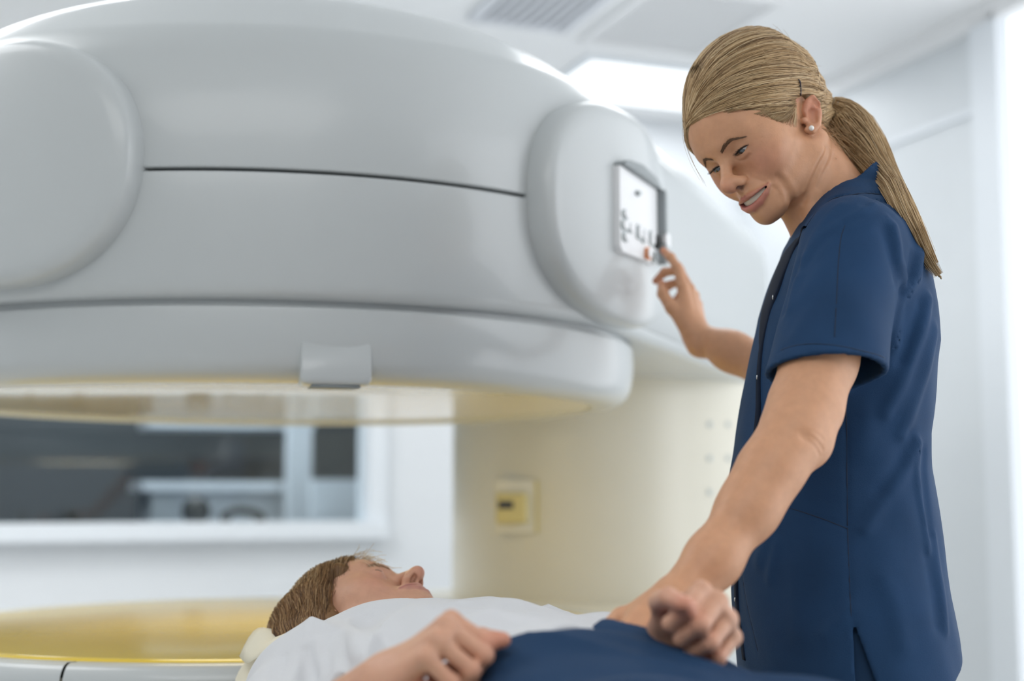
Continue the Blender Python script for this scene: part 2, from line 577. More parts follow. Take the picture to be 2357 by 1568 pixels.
# pole ring under it
pr = rnd_prof([(.635, 1.40), (.687, 1.40), (.687, Z_SEAM - .004), (.698, Z_SEAM - .005), (.700, 1.33), (.690, 1.285), (.662, 1.2665), (.62, 1.266), (.615, 1.273)], [0, .001, .001, .006, .05, .03, .02, .004, 0])
lathe('pole_ring', pr, M['gantry'])
lathe('seam_shadow_gap', [(.678, Z_SEAM - .012), (.682, Z_SEAM + .012)], M['gantry_dark'])
pr = rnd_prof([(.0005, 1.2695), (.30, 1.2695), (.6145, 1.2692), (.618, 1.274)], .003)
lathe('pole_cover', pr, M['cream'])
# front tab on the ring
TH_T = math.radians(17.5)
def on_ring(th, r, z):
    return np.array([GC[0] + r * math.sin(th), GC[1] - r * math.cos(th), z])
rings = []
for k, (rr, hw, z0) in enumerate(((.65, .053, 1.2605), (.690, .053, 1.2605), (.7005, .0525, 1.2625), (.7035, .051, 1.266), (.7045, .048, 1.271))):
    ring = []
    for u, z in [(-hw, 1.345), (-hw, z0 + .008), (-hw + .003, z0 + .002), (-hw + .009, z0), (hw - .009, z0), (hw - .003, z0 + .002), (hw, z0 + .008), (hw, 1.345)]:
        q = on_ring(TH_T + u / .70, rr if z < 1.3 else min(rr, .6945), z)
        ring.append(q)
    rings.append(ring)
gput(loft('front_tab', rings, M['gantry'], scanner, cap1=True))
rings = [[on_ring(TH_T + u / .70, r, z) for u, z in ((-.036, 1.262), (-.036, 1.2575), (.036, 1.2575), (.036, 1.262))] for r in (.65, .6985)]
gput(loft('tab_slot', rings, M['panel_grey'], scanner, cap0=True, cap1=True))


# pods
def pod_point(th0, u, v, h, zc, flat):
    th = th0 + u / R1
    pc = np.array([GC[0] + (R1 + h) * math.sin(th), GC[1] - (R1 + h) * math.cos(th)])
    n0 = np.array([math.sin(th0), -math.cos(th0)])
    t0 = np.array([math.cos(th0), math.sin(th0)])
    pf = GC + n0 * (R1 + h) + t0 * u
    p = pc * (1 - flat) + pf * flat
    return np.array([p[0], p[1], zc + v])
def pod(name, th0, hw, hh, zc, flat, lift=.040, e=2.25):
    prof = [(1.0, -.03), (1.0, .0), (.998, lift * .35), (.985, lift * .66), (.96, lift * .86), (.92, lift * .97), (.86, lift * 1.02), (.7, lift * 1.1), (.5, lift * 1.17), (.25, lift * 1.22), (.002, lift * 1.24)]
    rings = []
    for rho, h in prof:
        ring = []
        for t in np.linspace(0, 2 * PI, 140, endpoint=False):
            c, s = math.cos(t), math.sin(t)
            c, s = math.copysign(abs(c) ** (2 / e), c), math.copysign(abs(s) ** (2 / e), s)
            ring.append(pod_point(th0, hw * rho * c, hh * rho * s, h, zc, flat if h > 0 else flat * .3))
        rings.append(ring)
    return gput(loft(name, rings, M['gantry'], scanner))
TH_R, TH_L = math.radians(63.2), math.radians(-22.5)
pod('side_pod', TH_L, .215, .185, 1.588, .30)
PODR = dict(flat=.30)
pod('side_pod', TH_R, .255, .187, 1.576, .30, e=2.5)

# control panel on the right pod
U0, U1 = math.radians(56.0) - TH_R, math.radians(68.9) - TH_R
def pp(fu, fv, h):
    """panel point: fu, fv in 0..1 across and down the plate"""
    u = (U0 + (U1 - U0) * fu) * R1
    v = .070 - .146 * fv
    return pod_point(TH_R, u, v, .0478 + h, 1.576, .30)
def plate(name, corners, h0, h1, m, parent, rc=.03, res=8):
    """raised plate with the outline given in panel fractions"""
    out = []
    C = [np.array(c, float) for c in corners]
    n = len(C)
    for i in range(n):
        a, b, c = C[i - 1], C[i], C[(i + 1) % n]
        la, lc = np.linalg.norm(a - b), np.linalg.norm(c - b)
        k = min(rc, la * .45, lc * .45)
        p, q = b + (a - b) / la * k, b + (c - b) / lc * k
        for t in np.linspace(0, 1, res):
            out.append((1 - t) ** 2 * p + 2 * t * (1 - t) * b + t * t * q)
    cen = np.mean(out, 0)
    rings = []
    for sc, h in ((1, h0), (1, h1 * .85 + h0 * .15), (.985, h1), (.5, h1), (.02, h1)):
        rings.append([pp(*(cen + (q - cen) * sc), h) for q in out])
    return gput(loft(name, rings, m, parent, smooth=False))
cp_rim = plate('control_panel', [(.05, .03), (.10, -.06), (.45, -.075), (.80, -.02), (1.02, .05), (1.085, .12), (1.085, .99), (1.0, .97), (.06, .88)], -.012, .004, M['panel_white'], scanner, .05)
cp = plate('face_plate', [(0, 0), (.98, .075), (.98, 1.0), (0.05, 1.0), (0, .94)], -.005, .012, M['panel_white'], cp_rim, .03)
plate('panel_lip', [(1.0, .06), (1.075, .12), (1.075, .985), (1.0, .97)], -.004, .026, M['panel_grey'], cp_rim, .03)
plate('panel_lip', [(.0, -.005), (.10, -.075), (.45, -.095), (.85, -.03), (1.05, .085), (.98, .078)], -.004, .020, M['panel_grey'], cp_rim, .05)
def rect_button(u, v, w, h, rim, cap, name='button', t=.014):
    b = plate(name, [(u, v), (u + w, v), (u + w, v + h), (u, v + h)], .008, .0145, rim, cp_rim, .04, 4)
    plate('button_cap', [(u + w * .18, v + h * .10), (u + w * .86, v + h * .10), (u + w * .86, v + h * .84), (u + w * .18, v + h * .84)], .012, .0175, cap, b, .03, 4)
    return b
def round_button(u, v, r, rim, cap, name='round_button'):
    pts = [(u + r * 1.15 * math.cos(t), v + r * math.sin(t)) for t in np.linspace(0, 2 * PI, 14, endpoint=False)]
    b = plate(name, pts, .008, .0145, rim, cp_rim, .02, 2)
    pts = [(u + r * .12 + r * 1.15 * .80 * math.cos(t), v - r * .04 + r * .80 * math.sin(t)) for t in np.linspace(0, 2 * PI, 14, endpoint=False)]
    plate('button_cap', pts, .012, .018, cap, b, .02, 2)
for u, v in ((.10, .56), (.10, .82), (.21, .70), (.075, .69)):
    round_button(u, v, .062, M['button_grey'], M['panel_white'])
rect_button(.36, .62, .13, .17, M['button_grey'], M['panel_white'])
rect_button(.49, .64, .11, .17, M['button_grey'], M['panel_white'])
rect_button(.70, .62, .13, .19, M['button_grey'], M['panel_white'])
rect_button(.86, .64, .12, .17, M['black'], M['black'], 'black_button')
rect_button(.60, .84, .13, .14, M['orange'], M['panel_white'], 'orange_button')
rect_button(.78, .85, .15, .14, M['button_grey'], M['panel_grey'])
round_button(.40, .25, .034, M['panel_grey'], M['button_grey'], 'indicator')
plate('catch', [(1.0, .60), (1.14, .60), (1.14, .76), (1.0, .76)], .002, .028, M['panel_white'], cp_rim, .03, 4)

# pillar with its display box and screw caps
pr = rnd_prof([(R2 - .01, 0.0), (R2, 0.02), (R2, 1.35), (R2 - .004, 1.40)], .01)
lathe('pillar', pr, M['pillar'], c=PC, n=120)
def on_pillar(px, py, dr=0.0):
    """point of the pillar's surface seen at a pixel; returns position and outward normal"""
    r = ray(px, py)
    d = r[:2]
    a, b, c = d @ d, -2 * d @ PC, PC @ PC - (R2 + dr) ** 2
    t = (-b - math.sqrt(b * b - 4 * a * c)) / (2 * a)
    p = np.array([0, 0, CAM_Z]) + r * t
    n = np.append((p[:2] - PC) / (R2 + dr), 0)
    return p, n
p, n = on_pillar(1196, 1166)
ang = math.atan2(n[0], -n[1]) + .42
db = box('display_box', (0, 0, 0), (.108, .022, .132), M['pillar'], scanner, 0, .008)
M['module'] = mat('mustard cream plastic', (.66, .57, .26), .35)
bx2 = box('module', (-.006, -.022, -.004), (.076, .036, .074), M['module'], db, 0, .007)
box('plate_edge', (.0525, .000, 0), (.006, .026, .128), M['module'], db, 0, .002)
box('display', (-.018, -.041, .004), (.036, .004, .019), M['display'], db, 0, .001)
db.location = Vector(p + n * .014) + GL
db.rotation_euler = (0, 0, ang)
for px in (1633, 1676):
    for py in (977, 1055, 1133):
        p, n = on_pillar(px, py)
        s = ball('screw_cap', (0, 0, 0), (.008, .004, .008), M['button_grey'], scanner, 12)
        s.location = Vector(p) + GL
        s.rotation_euler = (0, 0, math.atan2(n[0], -n[1]))
# lower pole
ZL = .862
hull_loft('base_shell', rnd_prof([(-.02, 0.0), (0, .02), (.004, .55), (0, .735), (-.02, .742), (-.1, .742)], [0, .01, .1, .02, .01, 0]), M['gantry'], cap0=True, cap1=True)
lr = rnd_prof([(.687, .738), (.700, .742), (.702, .80), (.698, .845), (.686, ZL), (.65, ZL - .001), (.64, ZL - .010)], [0, .004, .05, .02, .012, .01, 0])
TH_S = math.radians(-14.5)
gap = .0035
lathe('ring_panel', lr, M['gantry'], TH_S + gap, TH_S + 2 * PI * .45, 100)
lathe('ring_panel', lr, M['gantry'], TH_S + 2 * PI * .45 + gap, TH_S + 2 * PI - gap, 100)
lathe('ring_core', [(.68, .74), (.688, .80), (.682, ZL - .008), (.63, ZL - .012)], M['gantry_dark'])
lathe('pole_cover', rnd_prof([(.6445, ZL - .008), (.63, ZL + .001), (.30, ZL + .003), (.0005, ZL + .003)], [0, .01, .1, 0]), M['mustard'])
# the shelf of the base under the pillar side
hull_loft('base_shelf', rnd_prof([(-.03, .74), (-.025, .83), (-.035, .846), (-.1, .848)], [0, .02, .01, 0]), M['pillar'], cap1=True)

# added round warm fill light under the upper cover, brightening the patient space
l = bpy.data.lights.new('bore_fill', 'AREA')
l.shape, l.size, l.energy, l.color = 'DISK', .5, 2.4, (1.0, 0.88, 0.62)
lo = bpy.data.objects.new('bore_fill', l)
lo.location = (GC[0], GC[1], 1.2660)
COL.objects.link(lo)

# ------------------------------------------------------------------ signed-distance modelling (numpy) and a sparse surface-nets mesher
def smin(a, b, k):
    h = np.maximum(k - np.abs(a - b), 0.0) / k
    return np.minimum(a, b) - h * h * k * 0.25


def smax(a, b, k):
    return -smin(-a, -b, k)


def s_ball(P, c, r):
    return np.linalg.norm(P - np.asarray(c), axis=-1) - r


def s_ell(P, c, r):
    q = P - np.asarray(c)
    r = np.asarray(r)
    k0 = np.linalg.norm(q / r, axis=-1)
    k1 = np.linalg.norm(q / (r * r), axis=-1) + 1e-9
    return k0 * (k0 - 1.0) / k1


def s_cone(P, a, b, ra, rb):
    a, b = np.asarray(a, float), np.asarray(b, float)
    ba = b - a
    h = np.clip(((P - a) @ ba) / (ba @ ba), 0, 1)
    d = np.linalg.norm(P - a - h[..., None] * ba, axis=-1)
    return d - (ra + (rb - ra) * h)


def s_chain(P, pts, rad, k=0.0):
    d = None
    for i in range(len(pts) - 1):
        e = s_cone(P, pts[i], pts[i + 1], rad[i], rad[i + 1])
        d = e if d is None else (smin(d, e, k) if k else np.minimum(d, e))
    return d


def d_line(P, pts):
    return s_chain(P, pts, [0.0] * len(pts))


def s_group(P, fn, lo, hi, margin):
    """evaluate fn only near its bounding box"""
    lo, hi = np.asarray(lo), np.asarray(hi)
    q = np.maximum(np.maximum(lo - P, P - hi), 0)
    dist = np.linalg.norm(q, axis=-1)
    out = dist + margin * .5
    mk = dist < margin
    if mk.any():
        out[mk] = fn(P[mk])
    return out


def sdf_mesh(fn, lo, hi, h, B=8, lip=1.35):
    lo = np.asarray(lo, float)
    n = np.ceil((np.asarray(hi) - lo) / (h * B)).astype(int)
    bi = np.stack(np.meshgrid(*[np.arange(k) for k in n], indexing='ij'), -1).reshape(-1, 3)
    ctr = lo + (bi + .5) * (B * h)
    half = B * h * math.sqrt(3) / 2
    keep = np.abs(np.concatenate([fn(ctr[i:i + 60000]) for i in range(0, len(ctr), 60000)])) < half * lip + h
    bi = bi[keep]
    N = n * B + 1
    g = np.stack(np.meshgrid(*[np.arange(B + 1)] * 3, indexing='ij'), -1)
    ckeys, cpos, ekeys = [], [], []
    CH = max(1, 160000 // (B + 1) ** 3)
    off8 = np.array([(i, j, k) for i in (0, 1) for j in (0, 1) for k in (0, 1)])
    pairs = [(a, b) for a in range(8) for b in range(a + 1, 8) if np.abs(off8[a] - off8[b]).sum() == 1]
    for s in range(0, len(bi), CH):
        bb = bi[s:s + CH]
        G = bb[:, None, None, None, :] * B + g[None]
        val = fn((lo + G * h).reshape(-1, 3)).reshape(G.shape[:-1])
        val = np.where(val == 0, 1e-9, val)
        neg = val < 0
        c = np.stack([val[:, o[0]:B + o[0], o[1]:B + o[1], o[2]:B + o[2]] for o in off8], -1)
        cn = c < 0
        act = cn.any(-1) & ~cn.all(-1)
        if not act.any():
            continue
        ca = c[act]
        ia = G[:, :B, :B, :B][act]
        acc = np.zeros((len(ca), 3))
        cnt = np.zeros(len(ca))
        for a, b in pairs:
            va, vb = ca[:, a], ca[:, b]
            x = (va < 0) != (vb < 0)
            t = np.where(x, va / np.where(x, va - vb, 1), 0)
            p = off8[a] + t[:, None] * (off8[b] - off8[a])
            acc += p * x[:, None]
            cnt += x
        cpos.append(lo + (ia + acc / cnt[:, None]) * h)
        ckeys.append((ia[:, 0].astype(np.int64) * N[1] + ia[:, 1]) * N[2] + ia[:, 2])
        for ax in range(3):
            sl1 = [slice(0, B)] * 3
            sl2 = [slice(0, B)] * 3
            sl2[ax] = slice(1, B + 1)
            n1, n2 = neg[:, sl1[0], sl1[1], sl1[2]], neg[:, sl2[0], sl2[1], sl2[2]]
            x = n1 != n2
            if x.any():
                gi = G[:, :B, :B, :B][x]
                ekeys.append(np.column_stack([gi, np.full(len(gi), ax), n1[x]]))
    K = np.concatenate(ckeys)
    Pz = np.concatenate(cpos)
    order = np.argsort(K)
    K, Pz = K[order], Pz[order]
    E = np.concatenate(ekeys)
    ijk, ax, sg = E[:, :3].astype(np.int64), E[:, 3], E[:, 4]
    quads = []
    for a in range(3):
        m = ax == a
        u, v = (a + 1) % 3, (a + 2) % 3
        q = ijk[m]
        cols = []
        for du, dv in ((0, 0), (-1, 0), (-1, -1), (0, -1)):
            w = q.copy()
            w[:, u] += du
            w[:, v] += dv
            key = (w[:, 0] * N[1] + w[:, 1]) * N[2] + w[:, 2]
            pos = np.clip(np.searchsorted(K, key), 0, len(K) - 1)
            ok = (K[pos] == key) & (w >= 0).all(1)
            cols.append(np.where(ok, pos, -1))
        Q = np.stack(cols, 1)
        s_ = sg[m]
        Q[s_ == 0] = Q[s_ == 0][:, ::-1]
        quads.append(Q[(Q >= 0).all(1)])
    Q = np.concatenate(quads)
    return Pz, Q


def fast_mesh(name, V, Q, m, parent=None, col=None):
    me = bpy.data.meshes.new(name)
    me.vertices.add(len(V))
    me.vertices.foreach_set('co', np.asarray(V, np.float32).ravel())
    me.loops.add(Q.size)
    me.loops.foreach_set('vertex_index', Q.astype(np.int32).ravel())
    me.polygons.add(len(Q))
    me.polygons.foreach_set('loop_start', np.arange(0, Q.size, 4, dtype=np.int32))
    me.polygons.foreach_set('loop_total', np.full(len(Q), 4, np.int32))
    me.update(calc_edges=True)
    if col is not None:
        a = me.attributes.new('col', 'FLOAT_COLOR', 'POINT')
        c4 = np.ones((len(V), 4), np.float32)
        c4[:, :3] = col
        a.data.foreach_set('color', c4.ravel())
    return link(name, me, m, parent, True)


def grad(fn, P, e=4e-4):
    G = np.stack([fn(P + e * v) - fn(P - e * v) for v in np.eye(3)], -1)
    return G / (np.linalg.norm(G, axis=-1, keepdims=True) + 1e-12)


def onto(fn, P, it=8, off=0.0):
    P = np.array(P, float).reshape(-1, 3)
    for _ in range(it):
        P = P - (fn(P) - off)[:, None] * grad(fn, P)
    return P


def hit(fn, px, py, t0=.8, t1=3.0):
    """first point of the surface on the camera ray through a pixel"""
    r = ray(px, py)
    r = r / np.linalg.norm(r)
    o = np.array([0, 0, CAM_Z])
    t = t0
    for _ in range(220):
        d = fn((o + r * t)[None])[0]
        if d < 2e-4:
            break
        t += max(d * .7, 3e-4)
        if t > t1:
            return None
    return o + r * t


def hits(fn, pts, **k):
    out = [hit(fn, *p, **k) for p in pts]
    return [p for p in out if p is not None]


# ------------------------------------------------------------------ heads
def mirror(p):
    return (-p[0], p[1], p[2])


EYE_C = np.array([.0262, .0697, .0170])
EYE_R = .0125
LIP_U = [(.0290, .0815, -.0385), (.0215, .0905, -.0383), (.0120, .0968, -.0366), (.0040, .0998, -.0347), (0, .0994, -.0355)]
LIP_L = [(.0290, .0815, -.0392), (.0225, .0885, -.0450), (.0120, .0945, -.0495), (0, .0968, -.0510)]
MOUTH = [(.0275, .0830, -.0391), (.0200, .0920, -.0408), (.0110, .0972, -.0424), (0, .0990, -.0432)]


def head_sdf(P, smile=True, closed=False, lids=(.17, -.27), nos=1.0, eye=None):
    """P in head coordinates: x to the person's right, y where the face looks, z to the crown; origin between the ears"""
    EC = EYE_C if eye is None else eye
    x = np.abs(P[:, 0])
    q = np.column_stack([x, P[:, 1], P[:, 2]])
    d = s_ell(q, (0, -.012, .050), (.0715, .095, .084))
    d = smin(d, s_ell(q, (0, .030, .046), (.062, .0605, .052)), .03)
    d = smin(d, s_ell(q, (0, .024, -.006), (.0585, .0510, .060)), .03)
    d = smin(d, s_ball(q, (.042, .050 if smile else .043, -.001), .0195), .024)                       # cheek bone
    d = smin(d, s_cone(q, (.049, .004, -.040), (.015, .072, -.0655), .0135, .0135), .024)   # jaw
    d = smin(d, s_ell(q, (0, .034, -.044), (.042, .048, .025)), .02)
    d = smin(d, s_ball(q, (0, .0820, -.0665), .0160), .018)                         # chin
    d = smin(d, s_ell(q, (0, .0680, -.036), (.0245, .0290, .0240)), .02)            # muzzle
    if smile:
        d = smin(d, s_ball(q, (.0355, .0585, -.0165), .0168), .018)                 # raised cheek
    else:
        d = smin(d, s_ball(q, (.0355, .0530, -.0200), .0175), .018)
    d = smin(d, s_cone(q, (.008, .0845, .0370), (.040, .0665, .0395), .0085, .0075), .014)  # brow ridge
    d = smax(d, -s_ball(q, (.0290, .0960, .0180), .0135), .013)                    # socket
    d = smax(d, -s_ball(q, (.0150, .0985, .0170), .0060), .010)                    # inner corner beside the bridge
    e = q - EC
    re = np.linalg.norm(e, axis=1)
    d = smin(d, re - .0139, .0045)
    # nose
    d = smin(d, s_chain(q, [(0, .0845, .0270), (0, .0930, .0130), (0, .1085, -.0045)], [.0070, .0074, .0080]), .009)
    d = smin(d, s_ball(q, (0, .1132, -.0092), .0094), .006)
    d = smin(d, s_ell(q, (.0108, .0985, -.0142), (.0060, .0098, .0064)), .0080)
    d = smin(d, s_ball(q, (.0062, .1038, -.0098), .0068), .006)
    d = smin(d, s_cone(q, (0, .1105, -.0150), (0, .0980, -.0238), .0040, .0058), .007)
    d = smax(d, -s_ell(q, (.0068, .1035, -.0200), (.0034 * nos, .0066 * nos, .0056 * nos)), .0025)
    d = smax(d, -d_line(q, [(.0205, .0925, -.0080), (.0210, .0890, -.0170)]) + .0016, .004)       # wing groove
    # mouth
    lu = s_chain(q, LIP_U, [.0022, .0030, .0037, .0040, .0037])
    ll = s_chain(q, LIP_L, [.0024, .0042, .0056, .0062])
    d = smin(d, lu, .004)
    d = smin(d, ll, .004)
    d = smax(d, -s_cone(q, (0, .1060, -.0250), (0, .1065, -.0310), .0030, .0035), .005)   # philtrum
    if smile:
        w = q.copy()
        yc = np.interp(x, [0, .011, .020, .0275], [.0990, .0972, .0920, .0830])
        w[:, 1] = yc + (q[:, 1] - yc) - np.clip(q[:, 1] - yc, -.014, .012)
        m_ = s_chain(w, MOUTH, [.0011, .0024, .0032, .0034])
        d = smax(d, -m_, .0016)
        d = d + .0016 * np.exp(-(d_line(q, [(.0330, .0790, -.0330), (.0350, .0760, -.0420), (.0330, .0760, -.0500)]) / .0045) ** 2)
    else:
        d = d + .0034 * np.exp(-(d_line(q, [(0, .1030, -.0435), (.012, .1010, -.0434), (.022, .0925, -.0415), (.0300, .0820, -.0390)]) / .0022) ** 2)
    # eyelid opening
    az = np.arctan2(e[:, 0], np.maximum(e[:, 1], 1e-4))
    el = np.arctan2(e[:, 2], np.hypot(e[:, 0], e[:, 1]))
    if not closed:
        f = np.clip(1 - (az / .95) ** 2, -1, 1)
        up, lo = -.02 + .06 * az + (lids[0] + .02) * f, -.02 + .06 * az + (lids[1] + .02) * f
        o = np.maximum(el - up, lo - el) * re
        o = np.maximum(o, np.maximum(re - .0190, -(e[:, 1] - .002)))
        d = smax(d, -o, .0008)
        d = d + .0009 * np.exp(-((el - up - .24) * re / .0014) ** 2) * np.clip(f + .2, 0, 1) * (re < .02)     # lid crease
    else:
        d = d + .0022 * np.exp(-((el + .28 + .16 * (1 - (az / .9) ** 2)) * re / .0011) ** 2) * (np.abs(az) < 1.1) * (re < .02)
        d = d + .0016 * np.exp(-((el - .55) * re / .0018) ** 2) * (np.abs(az) < 1.0) * (re < .02)
    # ears
    er = s_cone(q, (.0695, -.0240, .0080), (.0700, -.0030, -.0140), .0085, .0065)
    er = smin(er, s_cone(q, (.0700, -.0180, .0000), (.0710, -.0240, .0030), .0080, .0080), .006)
    er = smin(er, s_chain(q, [(.0690, -.0120, .0080), (.0715, -.0260, .0165), (.0755, -.0350, .0165), (.0790, -.0312, .0060), (.0790, -.0215, -.0060), (.0765, -.0085, -.0160), (.0715, .0010, -.0180), (.0690, .0050, -.0130)],
                              [.0030, .0034, .0036, .0038, .0036, .0044, .0050, .0040]), .004)
    er = smin(er, s_cone(q, (.0740, -.0285, .0060), (.0740, -.0160, -.0080), .0032, .0032), .004)
    er = smax(er, -s_cone(q, (.0775, -.0150, .0020), (.0775, -.0070, -.0070), .0062, .0056), .003)
    er = smax(er, -s_chain(q, [(.0780, -.0200, .0105), (.0795, -.0300, .0110), (.0800, -.0270, .0020)], [.0026, .0030, .0026]), .003)
    er = smin(er, s_ball(q, (.0690, -.0010, -.0010), .0044), .004)
    d = smin(d, er, .004)
    return d


def head_colour(P, base, lip, blush, smile=True):
    x = np.abs(P[:, 0])
    q = np.column_stack([x, P[:, 1], P[:, 2]])
    C = np.repeat(np.asarray(base)[None], len(P), 0).astype(float)
    def mix(c, w):
        w = np.clip(w, 0, 1)[:, None]
        C[:] = C * (1 - w) + np.asarray(c) * w
    mix(blush, .55 * np.exp(-(s_ball(q, (.040, .070, -.010), 0) / .024) ** 2))
    mix(blush, .55 * np.exp(-(s_ball(q, (0, .118, -.012), 0) / .014) ** 2))
    mix(blush, .75 * np.exp(-(s_ball(q, (.078, -.020, .010), 0) / .028) ** 2) * (x > .068))
    lu = s_chain(q, LIP_U, [.0020, .0028, .0036, .0040, .0036])
    ll = s_chain(q, LIP_L, [.0022, .0044, .0060, .0066])
    dl = np.minimum(lu, ll)
    mix(lip, np.clip(.5 - dl / .0016, 0, 1) * (P[:, 2] < -.032))
    mix((.11, .03, .02), np.clip((.0012 - s_ell(q, (.0068, .1035, -.0200), (.0034, .0066, .0056))) / .0015, 0, 1) * (P[:, 2] < -.0165))  # nostril insides: dark red skin, with the holes' shade put into the colour
    if smile:
        yc = np.interp(x, [0, .011, .020, .0275], [.0990, .0972, .0920, .0830])
        mix((.10, .02, .015), np.clip((yc - .0035 - P[:, 1]) / .002, 0, 1) * (x < .026) * (np.abs(P[:, 2] + .043) < .008))
    return C


def hand_sdf_factory(origin, ydir, back, mirror_x, curl, spread, thumb, scale=1.0, palm_len=1.0, thumb_pts=None):
    """hand with its wrist at origin, fingers along ydir, back of the hand towards 'back'; thumb on local +x.
    curl: four triples (degrees) of knuckle bends for index..little; returns (sdf(P), joint points)"""
    y = np.asarray(ydir, float); y /= np.linalg.norm(y)
    z = np.asarray(back, float); z -= y * (z @ y); z /= np.linalg.norm(z)
    x = np.cross(y, z) * (-1 if mirror_x else 1)
    R = np.stack([x, y, z], 0)
    def loc(P):
        return ((P - origin) @ R.T) / scale
    bases = [(.0270, .086 * palm_len, .001), (.0085, .090 * palm_len, .004), (-.0105, .086 * palm_len, .002), (-.0280, .077 * palm_len, -.002)]
    lens = [(.042, .026, .021), (.047, .030, .022), (.044, .028, .022), (.034, .021, .019)]
    rads = [(.0092, .0084, .0077, .0064), (.0094, .0086, .0078, .0066), (.0090, .0082, .0075, .0063), (.0080, .0073, .0067, .0057)]
    fingers = []
    for b, L, cu, sp in zip(bases, lens, curl, spread):
        p = np.array(b, float)
        pts = [p]
        a = 0.0
        for l, c in zip(L, cu):
            a += math.radians(c)
            s = math.radians(sp)
            dv = np.array([math.sin(s) * math.cos(a), math.cos(s) * math.cos(a), -math.sin(a)])
            p = p + dv * l
            pts.append(p)
        fingers.append(pts)
    wr = [(.0165, 0, 0), (.006, 0, .002), (-.006, 0, .001), (-.0165, 0, -.001)]
    th = [np.array(t, float) for t in thumb]
    def fn(P):
        q = loc(P)
        d = s_ell(q, (0, .045 * palm_len, -.004), (.037, .056 * palm_len, .0135))
        d = smin(d, s_cone(q, (0, -.02, -.001), (0, .02, -.002), .023, .024) + np.abs(q[:, 2]) * .20, .02)
        for b, w, r in zip(bases, wr, (.0100, .0100, .0096, .0088)):
            d = smin(d, s_cone(q, w, b, .0115, r), .008)
        d = smin(d, s_ell(q, (.022, .034, -.013), (.014, .030, .012)), .012)
        for pts, rr in zip(fingers, rads):
            f = s_chain(q, pts, rr, .003)
            for j in (1, 2):
                f = smin(f, s_ball(q, pts[j] + np.array([0, 0, .0006]), rr[j] * 1.04), .003)
            d = smin(d, f, .0045)
        t = s_chain(q, th, [.0135, .0112, .0098, .0076], .004)
        d = smin(d, t, .008)
        return d * scale
    world = lambda p: np.asarray(origin) + (np.asarray(p) * scale) @ R
    nails = [(world(pts[-1]), R, pts) for pts in fingers] + [(world(th[-1]), R, th)]
    return fn, world, fingers, th, R


SKIN = (.62, .325, .185)
LIPC = (.50, .165, .135)
BLUSH = (.62, .255, .17)
M['skin'] = mat('skin', SKIN, 0.46, spec=0.4, sss=0.12, vcol=True, var=0.05, vscale=90, bump=0.10, bscale=420)
M['eye'] = mat('eye', (.7, .7, .7), 0.08, spec=0.6, vcol=True, coat=.5)
M['teeth'] = mat('teeth', (.74, .68, .56), 0.2)
M['hair'] = mat('blond hair', (.4, .3, .2), 0.42, vcol=True, spec=.35)
M['hair_cap'] = mat('blond hair mass', (.27, .185, .095), 0.55, var=.35, vscale=30, spec=.3)
M['lash'] = mat('dark lashes', (.03, .018, .012), .5)
M['brow'] = mat('brown brow hair', (.16, .085, .045), .6)
M['pearl'] = mat('pearl', (.85, .83, .80), .15, coat=.5)
M['pin'] = mat('dark hairpin', (.02, .012, .02), .3)


def eye_ball(name, c, R, origin, s, gaze, parent):
    bm = bmesh.new()
    bmesh.ops.create_uvsphere(bm, u_segments=48, v_segments=32, radius=1.0)
    V = np.array([v.co[:] for v in bm.verts])
    Fc = [[v.index for v in f.verts] for f in bm.faces]
    bm.free()
    g = np.asarray(gaze, float); g /= np.linalg.norm(g)
    ca = V @ g
    ang = np.degrees(np.arccos(np.clip(ca, -1, 1)))
    C = np.repeat(np.array([[.56, .52, .49]]), len(V), 0)
    C[ang < 29] = (.060, .085, .10)
    C[(ang < 30.5) & (ang >= 26.5)] = (.02, .03, .035)
    C[ang < 12.5] = (.004, .004, .004)
    r = EYE_R * (1 + .05 * np.exp(-(ang / 20) ** 2))
    L = c + V * r[:, None]
    W = origin + (L * s) @ R.T
    return mesh(name, W, Fc, M['eye'], parent, True, C)

# ------------------------------------------------------------------ the nurse
NR = np.array([[-0.4823, -0.6355, -0.6029], [0.8335, -0.5447, -0.0927], [-0.2695, -0.5473, 0.7924]])
NO = np.array([.3435, 1.8559, 1.5650])
NS = 1.0


def n_loc(P):
    return ((P - NO) @ NR) / NS


def n_world(p):
    return NO + (np.asarray(p, float) * NS) @ NR.T


# torso outline, read at the depth of the body's middle
T_Y = 1.865
rows = [(430, 1905, 2030, .060), (460, 1890, 2050, .075), (500, 1852, 2062, .105), (560, 1812, 2098, .155), (620, 1788, 2128, .174), (720, 1752, 2145, .178), (800, 1733, 2157, .172), (900, 1712, 2150, .163), (1000, 1693, 2141, .154),
        (1080, 1681, 2146, .152), (1200, 1678, 2162, .160), (1300, 1680, 2174, .172), (1400, 1688, 2190, .182), (1455, 1693, 2198, .186), (1600, 1700, 2212, .19)]
tz, txc, trx, try_ = [], [], [], []
for y, x0, x1, ry in rows:
    a, b = at(x0, y, T_Y), at(x1, y, T_Y)
    tz.append(a[2]); txc.append((a[0] + b[0]) / 2 - .0035); trx.append((b[0] - a[0]) / 2 * .95); try_.append(ry)
tz, txc, trx, try_ = [np.array(v[::-1]) for v in (tz, txc, trx, try_)]


def torso_sdf(P, off=0.0):
    z = P[:, 2]
    xc, rx, ry = np.interp(z, tz, txc), np.interp(z, tz, trx) + off, np.interp(z, tz, try_) + off
    u, v = np.abs(P[:, 0] - xc) / rx, np.abs(P[:, 1] - T_Y) / ry
    rho = (u ** 2.3 + v ** 2.3 + 1e-9) ** (1 / 2.3)
    d = (rho - 1) * np.minimum(rx, ry) * .92
    return smax(d, z - (tz[-1] + .0 + off), .02)


